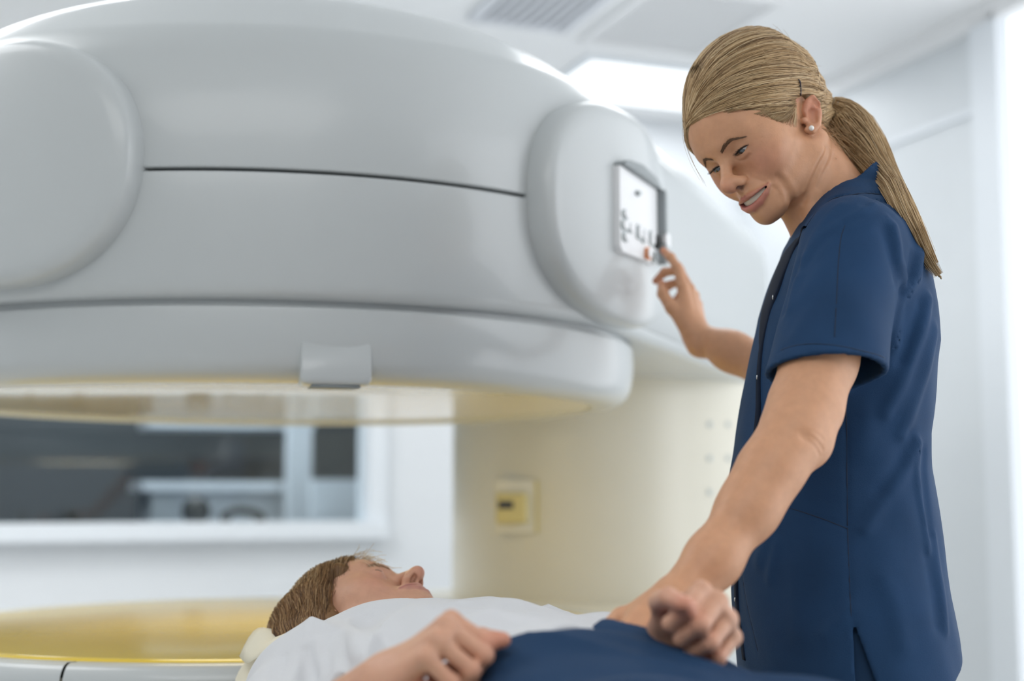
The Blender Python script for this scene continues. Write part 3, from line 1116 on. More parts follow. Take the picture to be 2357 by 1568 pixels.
SH_L, SH_R = np.array([.412, 1.705, 1.402]), np.array([.468, 2.01, 1.405])
ARM_L = [(SH_L, .044), (at(1885, 830, 1.635), .0385), (at(1853, 940, 1.605), .0365), (at(1822, 1012, 1.580), .0315), (at(1770, 1088, 1.562), .0305), (at(1722, 1172, 1.545), .0285), (at(1640, 1290, 1.518), .0250), (at(1568, 1376, 1.495), .0205)]
EL_R, WR_R = np.array([.472, 2.20, 1.262]), at(1604, 772, 2.33)
ARM_R = [(SH_R, .044), ((SH_R + EL_R) / 2, .040), (EL_R, .036), (EL_R * .7 + WR_R * .3, .0365), (EL_R * .3 + WR_R * .7, .028), (WR_R, .0215)]
fr_tip = at(1567, 590, 2.395)
hand_R, hRw, hRf, hRt, hRR = hand_sdf_factory(WR_R, fr_tip - WR_R + np.array([0.005, 0, 0]), np.array([.80, -.55, .15]), True,
    [(4, 16, 10), (16, 58, 42), (24, 60, 42), (22, 56, 40)], (5, 1, -3, -8),
    [(.014, .016, -.006), (.036, .048, -.022), (.038, .082, -.034), (.032, .106, -.036)], .95)
WL = ARM_L[-1][0]
hand_L, hLw, hLf, hLt, hLR = hand_sdf_factory(WL, np.array([-.50, -.60, -.52]), np.array([.15, -.55, .8]), False,
    [(38, 45, 28), (40, 48, 28), (42, 50, 30), (44, 52, 30)], (4, 0, -4, -9),
    [(.014, .016, -.006), (.044, .044, -.020), (.058, .072, -.036), (.058, .096, -.048)], 1.0)


def bbox(pts, r):
    A = np.array(pts)
    return A.min(0) - r, A.max(0) + r


def arm_fn(chain):
    pts = [p for p, r in chain]
    rad = [r for p, r in chain]
    return (lambda P: s_chain(P, pts, rad, .03)), bbox(pts, max(rad))


armL, bbL = arm_fn(ARM_L)
armR, bbR = arm_fn(ARM_R)
NECK_B, NECK_T = at(1945, 520, 1.868), n_world((0, -.034, -.030))
ELB = at(1868, 1030, 1.592)


def neck_sdf(P):
    d = s_cone(P, NECK_B, NECK_T, .057, .050)
    d = smin(d, s_cone(P, n_world((-.052, -.022, -.032)), at(1868, 520, 1.82), .013, .011), .016)
    d = smin(d, s_cone(P, n_world((.052, -.022, -.032)), at(1860, 520, 1.90), .013, .011), .016)
    d = smin(d, s_cone(P, n_world((0, .020, -.055)), at(1862, 530, 1.862), .022, .022), .03)
    return d


def nurse_skin(P):
    H = lambda Q: head_sdf(n_loc(Q)) * NS
    d = s_group(P, H, NO - .135, NO + .15, .05)
    d = smin(d, s_group(P, neck_sdf, *bbox([NECK_B, NECK_T, at(1868, 520, 1.82)], .06), .06), .022)
    d = smin(d, s_group(P, lambda Q: torso_sdf(Q, -.022), (.2, 1.6, .82), (.65, 2.1, 1.47), .05), .03)
    aL = lambda Q: smin(armL(Q), s_ball(Q, ELB, .0160), .025)
    a = s_group(P, aL, *bbL, .05)
    a = smin(a, s_group(P, hand_L, *bbox([WL, WL + .0], .14), .03), .014)
    d = smin(d, a, .02)
    b = s_group(P, armR, *bbR, .05)
    b = smin(b, s_group(P, hand_R, *bbox([WR_R, WR_R + np.array([0, 0, .08])], .13), .03), .014)
    d = smin(d, b, .02)
    return smax(d, .84 - P[:, 2], .01)


CREASE = []
def crease(pts, amp, w, n=24):
    L = hits(nurse_skin, pts)
    if len(L) > 1:
        CREASE.append((catmull(L, n), amp, w))
cr_ = [([(1724, 407), (1745, 414), (1764, 420)], -.0012, .0022), ([(1790, 408), (1800, 418), (1809, 432), (1819, 450), (1823, 468)], -.0021, .0055),
       ([(1774, 412), (1788, 428), (1800, 446), (1806, 468)], .0016, .0055), ([(1773, 424), (1784, 434), (1795, 449), (1797, 468)], -.0011, .0024),
       ([(1800, 402), (1818, 424), (1832, 450)], .0014, .006),
       ([(1720, 342), (1737, 328), (1754, 316)], -.0007, .0014), ([(1722, 345), (1738, 334), (1750, 326)], -.0006, .0013),
       ([(1693, 366), (1704, 369), (1716, 366), (1725, 356)], -.0009, .0018), ([(1694, 361), (1706, 364), (1716, 359), (1722, 350)], .0009, .0022),
       ([(1904, 345), (1885, 385), (1866, 425), (1848, 465)], -.0022, .0045), ([(1893, 345), (1872, 390), (1850, 440)], .0014, .005), ([(1918, 360), (1900, 395), (1884, 430)], -.0016, .005)]
cr_ += [([(1848, 998), (1866, 1004), (1884, 1020), (1894, 1036)], -.0012, .0022), ([(1846, 1007), (1862, 1014), (1878, 1030), (1886, 1046)], -.0011, .0022), ([(1856, 990), (1876, 996), (1896, 1014)], -.0008, .0022), ([(1846, 1000), (1856, 1006)], -.0018, .006)]
for c_ in cr_:
    crease(*c_)
skin_plain = nurse_skin
CB0, CB1 = bbox([p for L, a_, w_ in CREASE for p in L], .02)
def nurse_skin(P):
    d = skin_plain(P)
    mk = (np.abs(d) < .012) & ((P > CB0) & (P < CB1)).all(1)
    if mk.any():
        S = P[mk]
        for L, amp, w in CREASE:
            d[mk] -= amp * np.exp(-(d_line(S, L) / w) ** 2)
    return d


SKIN_H = .0018
V, Q = sdf_mesh(nurse_skin, (.05, 1.36, .83), (.64, 2.50, 1.75), SKIN_H)
Lc = n_loc(V)
C = np.repeat(np.array([SKIN]), len(V), 0)
mk = np.linalg.norm(Lc, axis=1) < .16
C[mk] = head_colour(Lc[mk], SKIN, LIPC, BLUSH)
# redder fingertips and knuckles
for wfun, fing, th in ((hRw, hRf, hRt), (hLw, hLf, hLt)):
    for pts in fing + [th]:
        tip = wfun(pts[-1])
        w = np.exp(-(np.linalg.norm(V - tip, axis=1) / .012) ** 2)[:, None] * .6
        C = C * (1 - w) + np.array((.66, .24, .15)) * w
nurse = fast_mesh('person', V, Q, M['skin'], None, C)
tag(nurse, 'smiling woman in a navy short-sleeved tunic with a blond ponytail, hand on the scanner panel', 'person')
print('nurse verts', len(V))

for sx in (1, -1):
    c = EYE_C * np.array([sx, 1, 1])
    eye_ball('eye', c, NR, NO, NS, (.10, 1, -.26), nurse)
# teeth
tv = []
for t in np.linspace(-1, 1, 29):
    xx = .0225 * t
    yy = .0966 - .0125 * t * t
    tv.append([n_world((xx, yy - dy, z)) for z, dy in ((-.0365, .003), (-.038, .0005), (-.0455, 0), (-.0468, .0012), (-.0470, .004))])
loft('teeth', tv, M['teeth'], nurse, closed=False)


def head_on(px_or_loc):
    return onto(nurse_skin, px_or_loc)


H_ONLY = lambda P: head_sdf(n_loc(P)) * NS
# brows and lashes: fine hairs on the surface
def brow_hairs(sx, n=190):
    paths, rad = [], []
    rr = np.random.default_rng(3)
    key = catmull([(.0095, .0955, .0300), (.0180, .0910, .0345), (.0280, .0850, .0365), (.0400, .0770, .0300)], 40)
    for i in range(n):
        t = rr.random()
        k = key[int(t * 38)]
        w = np.interp(t, [0, .25, .7, 1], [.0020, .0027, .0019, .0004])
        p = k + np.array([0, 0, (rr.random() - .5) * 2 * w])
        dirv = key[min(int(t * 38) + 2, 39)] - key[int(t * 38)]
        dirv = dirv / np.linalg.norm(dirv) * .0065 + np.array([0, 0, .0009 * (1 - 1.8 * t) + .0004 * rr.standard_normal()])
        pts = np.array([p, p + dirv * .5, p + dirv]) * np.array([sx, 1, 1])
        paths.append(n_world(pts))
        rad.append([.00030, .00028, .00012])
    W = onto(H_ONLY, np.concatenate(paths), 5, .0004)
    paths = list(W.reshape(-1, 3, 3))
    return tubes('eyebrow', paths, rad, M['brow'], nurse, 3)
def lashes(sx, n=26, el0=.17, up=True):
    paths, rad = [], []
    rr = np.random.default_rng(5)
    line = []
    for az in np.linspace(-.86, .90, 24):
        f = 1 - (az / .95) ** 2
        el = -.02 + .06 * az + (el0 + .02) * f
        r = .0138
        p = EYE_C + r * np.array([math.sin(az) * math.cos(el), math.cos(az) * math.cos(el), math.sin(el)])
        line.append(p * np.array([sx, 1, 1]))
    W = n_world(np.array(line))
    paths.append(W); rad.append(np.full(len(W), .00110 if up else .00022))
    if up:
        for i in range(n):
            az = np.interp(i, [0, n - 1], [-.75, .88])
            f = 1 - (az / .95) ** 2
            el = -.02 + .06 * az + (el0 + .02) * f
            o = np.array([math.sin(az) * math.cos(el), math.cos(az) * math.cos(el), math.sin(el)])
            p0 = EYE_C + .0138 * o
            out = o * .0065 + np.array([.0022 * az + .0006 * rr.standard_normal(), 0, -.0008])
            p1 = p0 + out * .55 + np.array([0, 0, -.0010])
            p2 = p0 + out + np.array([0, 0, .0012])
            paths.append(n_world(np.array([p0, p1, p2]) * np.array([sx, 1, 1])))
            rad.append([.00032, .00026, .00008])
    return tubes('eyelashes', paths, rad, M['lash'], nurse, 3)
for sx in (1, -1):
    brow_hairs(sx)
    lashes(sx, el0=.17)

# ear stud
p = onto(H_ONLY, n_world((-.0740, .0040, -.0150)), 5, .0015)[0]
ball('ear_stud', p, .0036, M['pearl'], nurse, 16)

# ---- hair
def zline(y, x=None):
    z = np.interp(y, [-.13, -.075, -.055, -.040, -.030, -.012, .000, .020, .034, .044, .052, .0655, .0755, .12], [-.040, -.036, -.026, .004, .026, .028, .020, .012, .012, .022, .038, .054, .068, .076])
    if x is not None:
        w = np.clip((y - .066) / .010, 0, 1)
        z = z * (1 - w) + w * (.0835 - 9.5 * np.minimum(np.abs(x), .06) ** 2)
    return z


def hair_base(p):
    d = s_ell(p, (0, -.026, .055), (.0805, .1045, .0960))
    d = smin(d, s_ell(p, (0, .024, .052), (.0665, .0620, .0560)), .03)
    d = smin(d, s_ell(p, (0, .020, .020), (.0660, .0500, .0500)), .02)
    d = smin(d, s_ell(p, (0, -.055, .075), (.062, .060, .070)), .03)
    d = smin(d, s_ell(p, (0, -.100, .000), (.036, .030, .035)), .03)
    ph = np.arctan2(p[:, 2] + .01, .5 * np.abs(p[:, 1] + .06) + .03)
    return d - .0017 * np.sin(ph * 17 + p[:, 1] * 30 + p[:, 0] * 12)


def hair_sdf_local(q):
    x = np.abs(q[:, 0])
    p = np.column_stack([x, q[:, 1], q[:, 2]])
    d = hair_base(p)
    d = smax(d, (zline(q[:, 1], x) - q[:, 2]) * .8, .006)
    # clear of the ear
    d = smax(d, -s_cone(p, (.083, -.0290, .0090), (.083, -.0050, -.0120), .0185, .0180), .006)
    return d


HAIR = lambda P: hair_sdf_local(n_loc(P)) * NS
V, Q = sdf_mesh(HAIR, NO - .16, NO + .20, .0026)
hair = fast_mesh('hair', V, Q, M['hair_cap'], nurse)
stuff = lambda o: tag(o, kind='stuff')
KNOT = n_world((-.012, -.128, -.004))
FPOLE = n_world((.034, .084, .088))
HC = n_world((0, -.018, .030))
rr = np.random.default_rng(11)
DARK, MID, LIGHT = np.array((.20, .115, .050)), np.array((.58, .39, .20)), np.array((.86, .68, .43))


def hair_col(rr, bias=0.0):
    t = np.clip(rr.normal(.46 + bias, .25), 0, 1)
    return DARK + (MID - DARK) * min(t * 2, 1) if t < .5 else MID + (LIGHT - MID) * (t - .5) * 2


def radial(dirs, fn, c, off, r0=.05, r1=.17, it=22):
    """distance along unit directions from c to the level off of fn"""
    lo = np.full(len(dirs), r0)
    hi = np.full(len(dirs), r1)
    for _ in range(it):
        m = (lo + hi) / 2
        ins = fn(c + dirs * m[:, None]) < off
        lo = np.where(ins, m, lo)
        hi = np.where(ins, hi, m)
    return c + dirs * lo[:, None]


def scalp_only(P):
    q = n_loc(P)
    return hair_base(np.column_stack([np.abs(q[:, 0]), q[:, 1], q[:, 2]]))


paths, rad, cols = [], [], []
ax_ = KNOT - FPOLE
LH = np.linalg.norm(ax_) / 2
ax_ /= 2 * LH
cen = (KNOT + FPOLE) / 2
e1 = np.cross(ax_, n_world((1, 0, 0)) - NO); e1 /= np.linalg.norm(e1)
e2 = np.cross(ax_, e1)
NST = 3400
tt = np.linspace(0.0, 1.0, 26)
for i in range(NST):
    # strands run like meridians from the front hairline to the knot
    ph = rr.uniform(-PI, PI)
    te = np.clip(tt + .02 * rr.normal(), .0, .985)
    wob = rr.normal(0, .05) * np.sin(tt * PI) + .035 * np.sin(tt * rr.uniform(4, 9) + rr.random() * 6)
    D = cen - ax_ * (LH * np.cos(PI * te))[:, None] + (e1 * np.cos(ph + wob)[:, None] + e2 * np.sin(ph + wob)[:, None]) * (LH * .95 * np.sin(PI * te))[:, None] - HC
    D /= np.linalg.norm(D, axis=1, keepdims=True)
    W = radial(D, scalp_only, HC, 0.0)
    q = n_loc(W)
    ok = (q[:, 2] > zline(q[:, 1], q[:, 0]) + rr.normal(0, .0016)) & (s_cone(np.column_stack([np.abs(q[:, 0]), q[:, 1:]]), (.083, -.0290, .0090), (.083, -.0050, -.0120), .0185, .0180) > -.001)
    k0 = int(rr.integers(0, 3))
    if rr.random() < .25:
        k0 = int(rr.integers(2, 13))
    ok[:k0] = False
    offs = rr.uniform(-.0004, .0017) + .0007 * np.sin(tt * rr.uniform(6, 14) + rr.random() * 6)
    W = W + D * offs[:, None]
    clump = math.sin(ph * 23) * .18 + math.sin(ph * 57 + 1) * .16
    cl_ = hair_col(rr, clump)
    idx = np.nonzero(ok)[0]
    for seg in np.split(idx, np.nonzero(np.diff(idx) > 1)[0] + 1):
        if len(seg) < 4:
            continue
        Ws = W[seg].copy()
        Ws[0] -= D[seg[0]] * .003
        Ws[-1] -= D[seg[-1]] * .002
        paths.append(Ws)
        r_ = np.full(len(Ws), .00050)
        r_[0] *= .5
        r_[-1] *= .6
        rad.append(r_)
        cols.append(cl_)
stuff(tubes('hair_strands', paths, rad, M['hair'], hair, 3, cols))

# ---- tunic
M['navy'] = mat('navy cotton twill', (.0125, .045, .112), .70, spec=.18, bump=.25, bscale=900, var=.10, vscale=12)
M['navy_dark'] = mat('dark navy facing and shade', (.006, .012, .028), .8, spec=.2)
M['navy_trouser'] = mat('navy trouser cotton', (.015, .045, .105), .75, spec=.2)
SL_L_E, SL_R_E = at(1902, 860, 1.638), SH_R * .25 + EL_R * .75
HEM = lambda P: (.862 + .055 * np.clip((P[:, 0] - .47) / .10, 0, 1) ** 2)
COL_C = at(1936, 441, 1.866)
COL_A = np.array([-.66, 0, .75]); COL_A /= np.linalg.norm(COL_A)
COL_U = np.array([.75, 0, .66]); COL_U /= np.linalg.norm(COL_U)


def torso_cloth(P, off):
    d = torso_sdf(P, off)
    d = smin(d, s_cone(P, at(1955, 522, 1.86), SH_L + np.array([.004, .01, -.004]), .049 + off, .054 + off), .035)
    return smin(d, s_cone(P, at(1955, 522, 1.88), SH_R + np.array([.004, 0, -.004]), .049 + off, .054 + off), .035)


CUTS = [(SH_L, SL_L_E, .0600, .0680, np.array([.0, -.26, -1.0])), (SH_R, SL_R_E, .0590, .0635, SL_R_E - SH_R)]


def sleeves(P, off, cut):
    d = None
    for S, E, ra, rb, nrm in CUTS:
        ax = E - S
        c = s_cone(P, S, S + ax * 1.7, ra + off, ra + (rb - ra) * 1.7 + off)
        if cut:
            c = smax(c, (P - E) @ (nrm / np.linalg.norm(nrm)), .002)
        d = c if d is None else np.minimum(d, c)
    return d


def body_cloth(P, off):
    return smin(torso_cloth(P, off), sleeves(P, off, True), .018)


def collar_sdf(P):
    q = P - COL_C
    a = q @ COL_A
    u, v = q @ COL_U, q[:, 1]
    flare = .0625 + .035 * np.clip(-a, 0, .06)
    rho = np.hypot(u / flare, v / (flare * .93))
    d = np.abs((rho - 1) * flare) - .0026
    d = smax(d, np.maximum(a, -.046 - a), .002)
    # open at the throat
    ang = np.arctan2(v, -u)
    return smax(d, (.20 - np.abs(ang)) * flare, .004)


WR_ = []


def tunic_base(P, w=0.0, groove=0.0):
    to = torso_cloth(P, .0)
    o = smin(to, sleeves(P, .0, True), .018) - w + groove
    ti = torso_cloth(P, -.0075) - w
    si = np.maximum(sleeves(P, -.0075, False) - w, .002 - to)
    d = np.maximum(o, -np.minimum(ti, si))
    d = smax(d, HEM(P) - P[:, 2], .002)
    # neck opening
    q = P - COL_C
    a = q @ COL_A
    rr_ = np.hypot(q @ COL_U, q[:, 1] / .93)
    d = smax(d, -np.maximum(rr_ - (.0610 + .035 * np.clip(-a, 0, .06)), -.10 - a), .002)
    d = smin(d, s_group(P, collar_sdf, COL_C - .11, COL_C + .11, .03), .004)
    return d


solid = lambda P: body_cloth(P, 0.0)
def fold(pts, amp, w, Y=None):
    L = hits(solid, pts)
    if len(L) > 1:
        WR_.append((np.array(L), amp, w))
# drawn folds: ridge lines (positive) and valleys (negative)
for pts, amp, w in [
    ([(2056, 523), (2064, 560), (2068, 600), (2080, 645)], .0065, .008), ([(2042, 540), (2052, 590), (2062, 640)], -.004, .010),
    ([(2118, 585), (2112, 630), (2090, 665), (2070, 700), (2062, 740), (2056, 790)], .0062, .008), ([(2100, 590), (2094, 635), (2074, 668)], -.0026, .009),
    ([(2138, 690), (2120, 760), (2096, 830), (2072, 890), (2040, 950)], .0042, .009), ([(2150, 760), (2132, 850), (2110, 920), (2078, 1000)], .0036, .010),
    ([(2120, 700), (2098, 770), (2076, 830)], -.0032, .010),
    ([(2110, 1020), (2085, 1080), (2050, 1130), (2015, 1180), (1990, 1215)], .0042, .009), ([(2098, 1010), (2070, 1070), (2030, 1130)], -.003, .012),
    ([(1836, 610), (1818, 660), (1806, 715)], -.0035, .008), ([(1850, 600), (1832, 650), (1818, 710)], .0035, .008),
    ([(1905, 545), (1870, 580), (1846, 620)], -.0025, .008), ([(1925, 520), (1890, 545), (1860, 585)], .0030, .008),
    ([(1935, 470), (1900, 510), (1868, 555), (1850, 600)], .0026, .007), ([(2010, 470), (1985, 490), (1950, 505)], .0026, .006), ([(2040, 500), (2000, 510), (1960, 525)], .0022, .006),
    ([(2055, 470), (2020, 460), (1990, 470)], -.0022, .006),
    ([(1840, 690), (1870, 650), (1890, 620)], .0016, .010), ([(1830, 770), (1860, 720)], .0016, .009),
    ([(1745, 1290), (1765, 1240), (1780, 1190)], .003, .010), ([(1770, 1330), (1780, 1290), (1790, 1250)], .0026, .008), ([(1900, 1460), (1930, 1430), (1955, 1400)], .0022, .009),
    ([(2112, 1020), (2108, 1080), (2116, 1140), (2128, 1200), (2138, 1270)], .0034, .005), ([(2128, 1040), (2126, 1100), (2134, 1160), (2146, 1230)], -.003, .007),
    ([(2150, 1230), (2160, 1320), (2172, 1400), (2178, 1450)], .003, .007), ([(2136, 1280), (2150, 1360), (2160, 1440)], -.003, .009),
    ([(2030, 1330), (2060, 1400), (2080, 1480)], .0022, .014), ([(1830, 1300), (1836, 1380), (1840, 1460)], .002, .014), ([(2000, 960), (1980, 1040)], .0015, .014)]:
    fold(pts, amp, w)
# seams as narrow grooves, hems as a step
SEAMS = []
for pts in ([(1948, 900), (1949, 1000), (1950, 1110), (1951, 1210)], [(1951, 1215), (1954, 1300), (1958, 1400), (1960, 1420)], [(1800, 1165), (1850, 1180), (1900, 1197), (1949, 1216)],
            [(1795, 806), (1850, 792), (1920, 794), (1990, 808), (2038, 826)], [(1945, 520), (1936, 545), (1930, 600), (1925, 700), (1921, 775)], [(1853, 520), (1872, 490), (1905, 462), (1945, 448), (1990, 442), (2028, 444)],
            [(1742, 1500), (1716, 1380), (1706, 1300)], [(1760, 760), (1748, 800), (1742, 850), (1744, 900), (1752, 960)]):
    L = hits(tunic_base, pts)
    if len(L) > 1:
        SEAMS.append(catmull(L, 24))


COLLAR_SEAM = SEAMS[5]


def tunic_sdf(P):
    d = tunic_base(P)
    near = np.abs(d) < .014
    if near.any():
        S = P[near]
        w = np.zeros(len(S))
        for L, amp, wd in WR_:
            w += amp * np.exp(-(d_line(S, L) / wd) ** 2)
        w += .0006 * np.sin(S[:, 2] * 41 + 3 * np.sin(S[:, 0] * 17) + 3 * np.sin(S[:, 1] * 19)) + .0004 * np.sin(S[:, 0] * 83 + S[:, 2] * 47 + 2 * np.sin(S[:, 1] * 40))
        g = np.zeros(len(S))
        for L in SEAMS:
            g = np.maximum(g, (.0022 if L is COLLAR_SEAM else .0012) * np.exp(-(d_line(S, L) / (.0062 if L is COLLAR_SEAM else .0028)) ** 2))
        d[near] = tunic_base(S, w, g)
    return d


S0 = hit(solid, 1963, 1425)
def tunic_final(P):
    d = tunic_sdf(P)
    w = (S0[2] - P[:, 2]) * .16
    slit = np.maximum(np.abs(P[:, 0] - S0[0] - w) - w, np.maximum(P[:, 2] - S0[2], P[:, 1] - 1.78))
    return smax(d, -slit, .001)
V, Q = sdf_mesh(tunic_final, (.17, 1.52, .85), (.66, 2.30, 1.58), .0032, lip=1.6)
tunic = fast_mesh('tunic', V, Q, M['navy'], nurse)
print('tunic verts', len(V))
# stitched seams, lying in their grooves
M['seam'] = mat('dark seam thread', (.006, .018, .045), .8)
for nm_, L in zip(('side_seam', 'slit_seam', 'pocket_edge', 'sleeve_hem_seam', 'armhole_seam', 'collar_seam', 'front_seam', 'front_seam'), SEAMS):
    tubes(nm_, [onto(tunic_final, L, 6, .0001)], [.00075], M['seam'], tunic, 5)
# the zip facing down the front: a dark strip whose wide top also paints the far panel's shade, and its metal pulls
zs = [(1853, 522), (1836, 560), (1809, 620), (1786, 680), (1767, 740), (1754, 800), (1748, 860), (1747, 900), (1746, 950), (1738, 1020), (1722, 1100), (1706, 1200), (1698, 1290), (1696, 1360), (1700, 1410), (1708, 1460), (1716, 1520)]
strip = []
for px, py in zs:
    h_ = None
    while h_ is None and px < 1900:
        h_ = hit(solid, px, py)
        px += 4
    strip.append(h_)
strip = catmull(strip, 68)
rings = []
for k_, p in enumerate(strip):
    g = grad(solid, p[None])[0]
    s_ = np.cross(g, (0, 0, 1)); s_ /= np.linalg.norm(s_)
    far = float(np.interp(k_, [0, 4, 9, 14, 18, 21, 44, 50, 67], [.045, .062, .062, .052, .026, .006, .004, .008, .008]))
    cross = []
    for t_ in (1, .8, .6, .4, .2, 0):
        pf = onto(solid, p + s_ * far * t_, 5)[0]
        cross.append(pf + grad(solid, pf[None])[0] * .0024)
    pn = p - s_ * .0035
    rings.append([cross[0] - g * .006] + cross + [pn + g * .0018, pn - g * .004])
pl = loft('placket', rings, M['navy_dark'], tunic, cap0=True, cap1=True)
for k in (13, 26, 56):
    g = grad(solid, strip[k][None])[0]
    ball('snap', strip[k] + g * .0028, (.0013, .0013, .0032), M['metal'], tunic, 10)

# ponytail: a gathered mass and its strands
PT = [((1906, 244), 24, 1.895), ((1930, 266), 44, 1.90), ((1962, 305), 52, 1.895), ((1998, 352), 45, 1.875), ((2036, 412), 31, 1.832), ((2072, 470), 24, 1.800), ((2104, 528), 18, 1.778), ((2134, 590), 12, 1.765), ((2168, 644), 3, 1.762)]
core = []
for k, (p, w, Y) in enumerate(PT):
    if k >= 4:                                                  # lower down it lies on the back of the tunic
        h_ = [hit(solid, p[0] - dx, p[1]) for dx in (0, 14, 28)]
        h_ = [q for q in h_ if q is not None]
        Y = min([Y] + [q[1] - .004 - w * .5 * Y / F_PX for q in h_[:1]])
    core.append(at(*p, Y))
pc_ = catmull(core, 40)
pw_ = np.interp(np.linspace(0, 1, 40), np.linspace(0, 1, len(PT)), [w * Y / F_PX for p, w, Y in PT])
tail_core = [(pc_[i], pw_[i] * .86) for i in range(0, 40, 3)]
tf = lambda P: s_chain(P, [p for p, r in tail_core], [max(r, .001) for p, r in tail_core], .004)
V, Q = sdf_mesh(tf, pc_.min(0) - .05, pc_.max(0) + .05, .003)
tail = fast_mesh('ponytail', V, Q, M['hair_cap'], hair)
paths, rad, cols = [], [], []
T = np.gradient(pc_, axis=0); T /= np.linalg.norm(T, axis=1, keepdims=True)
A = np.cross(T, (0, 1, 0)); A /= np.linalg.norm(A, axis=1, keepdims=True)
Bv = np.cross(T, A)
for i in range(900):
    a = rr.random() * 2 * PI
    r = math.sqrt(rr.random()) * .25 + .80
    tw = rr.normal(0, .5)
    n_end = int(np.clip(40 - abs(rr.normal(0, 5)), 18, 40))
    t = np.linspace(0, 1, 40)
    aa = a + tw * t + .12 * np.sin(t * 9 + rr.random() * 6)
    rw = pw_ * r * (1 + .10 * np.sin(t * 7 + rr.random() * 6)) + rr.normal(0, .0008) * t * 3
    W = pc_ + A * (np.cos(aa) * rw)[:, None] + Bv * (np.sin(aa) * rw)[:, None]
    W = W[:n_end:2]
    if len(W) < 4:
        continue
    paths.append(W)
    rad.append(.00050 * np.linspace(1, .45, len(W)))
    cols.append(hair_col(rr, .02 + .10 * math.cos(a - .4)))
stuff(tubes('tail_strands', paths, rad, M['hair'], hair, 3, cols))
# hair tie, fly-away strands, pin
kn = pc_[1]
ring = [kn + (A[1] * math.cos(t) + Bv[1] * math.sin(t)) * .0150 for t in np.linspace(0, 2 * PI, 24)]
tubes('hair_tie', [ring], [.0022], mat('hair-coloured band', (.30, .24, .20), .7), hair, 8)
loose = []
for k in range(5):
    o = rr.normal(0, 3, 2)
    loose.append(catmull([at(1592 + k * 2, 262, 1.80), at(1574 + o[0] * .6, 290 + k, 1.795), at(1577 + o[0], 330 + o[1], 1.79), at(1592 + o[0], 375, 1.785), at(1610 + o[0] * 1.5 + k * 3, 415 + o[1] * 3, 1.78)], 14))
for k in range(26):
    b = onto(HAIR, n_world((-.03 - .05 * rr.random(), -.10 + .14 * rr.random(), .02 + .10 * rr.random())), 6, .001)[0]
    g = grad(HAIR, b[None])[0]
    v = np.cross(g, rr.normal(0, 1, 3)); v /= np.linalg.norm(v)
    loose.append(catmull([b, b + g * .003 + v * .012, b + g * .004 + v * .024], 8))
for k in range(40):                                             # wisps behind the ear and on the nape
    b = at(1905 + rr.normal(0, 16), 290 + rr.normal(0, 28), 1.835 - .012 * rr.random())
    b = onto(lambda P: np.minimum(H_ONLY(P), neck_sdf(P)), b, 6, .0012)[0]
    e = at(1960 + rr.normal(0, 14), 350 + rr.normal(0, 22), 1.85)
    loose.append(catmull([b, (b * .6 + e * .4) + rr.normal(0, .004, 3), e], 10))
for k in range(170):
    u, v = rr.random(), rr.random()
    px, py = 1735 + 100 * u, 262 + 34 * u * (1 - .2 * v) * v + 8 * u
    b = onto(H_ONLY, hit(H_ONLY, px, py), 4, .0006)[0]
    e = onto(HAIR, at(1842 + rr.normal(0, 8), 226 + 10 * rr.random(), 1.80), 5, .001)[0]
    f = rr.uniform(.35, .8)
    mid = onto(lambda P: np.minimum(H_ONLY(P), HAIR(P)), b * (1 - f * .5) + e * f * .5, 4, .0012)[0]
    en = onto(lambda P: np.minimum(H_ONLY(P), HAIR(P)), b * (1 - f) + e * f, 4, .0012)[0]
    loose.append(catmull([b, mid, en], 8))
stuff(tubes('loose_strands', loose, [(.00026 if len(p) > 8 else .00020) * np.linspace(1, .4, len(p)) for p in loose], M['hair'], hair, 3, [hair_col(rr, .05) for _ in loose]))
pinp = onto(HAIR, [at(1845, 176, 1.79), at(1850, 190, 1.79), at(1858, 214, 1.79)], 8, .0022)
tubes('hairpin', [catmull(pinp, 10)], [.0011], M['pin'], hair, 6)

# ---- trousers and shoes
def trousers(P):
    d = torso_sdf(P, -.012)
    d = smax(d, P[:, 2] - .97, .01)
    for y in (1.775, 1.955):
        l = s_chain(P, [(.43, y, .80), (.425, y, .48), (.45, y, .10)], [.100, .075, .070])
        d = smin(d, l, .03)
    return smax(d, .085 - P[:, 2], .005)
V, Q = sdf_mesh(trousers, (.2, 1.6, .06), (.66, 2.12, 1.0), .009)
fast_mesh('trousers', V, Q, M['navy_trouser'], nurse)
for y in (1.775, 1.955):
    sh = lambda P: smax(smin(s_cone(P, (.46, y, .05), (.30, y, .035), .045, .038), s_cone(P, (.46, y, .05), (.46, y, .11), .045, .05), .02), .0 - P[:, 2], .005)
    V, Q = sdf_mesh(sh, (.2, y - .08, -.02), (.56, y + .08, .18), .006)
    fast_mesh('shoe', V, Q, M['panel_white'], nurse)

# ------------------------------------------------------------------ the patient on the table
PA = np.array([.5, -.8660, 0.0])            # from head to feet
PRT = np.array([-.8660, -.5, 0.0])          # to her right
PB = np.array([-.13, 1.83, 0.0])            # base of the neck
PR = np.array([[-0.5674, 0.6124, -0.5504], [-0.6096, 0.1369, 0.7808], [0.5535, 0.7786, 0.2957]])
PO = np.array([-.2042, 1.9473, .9091])
PS = 1.02
TABLE_Z = .768
P_EYE = np.array([.0305, .0735, .0185])
p_loc = lambda P: ((P - PO) @ PR) / PS
p_world = lambda p: PO + (np.asarray(p, float) * PS) @ PR.T


def pb(s, t, z):
    return PB + PA * s + PRT * t + np.array([0, 0, z])


def p_st(P):
    q = P - PB
    return q @ PA, q @ PRT, P[:, 2]


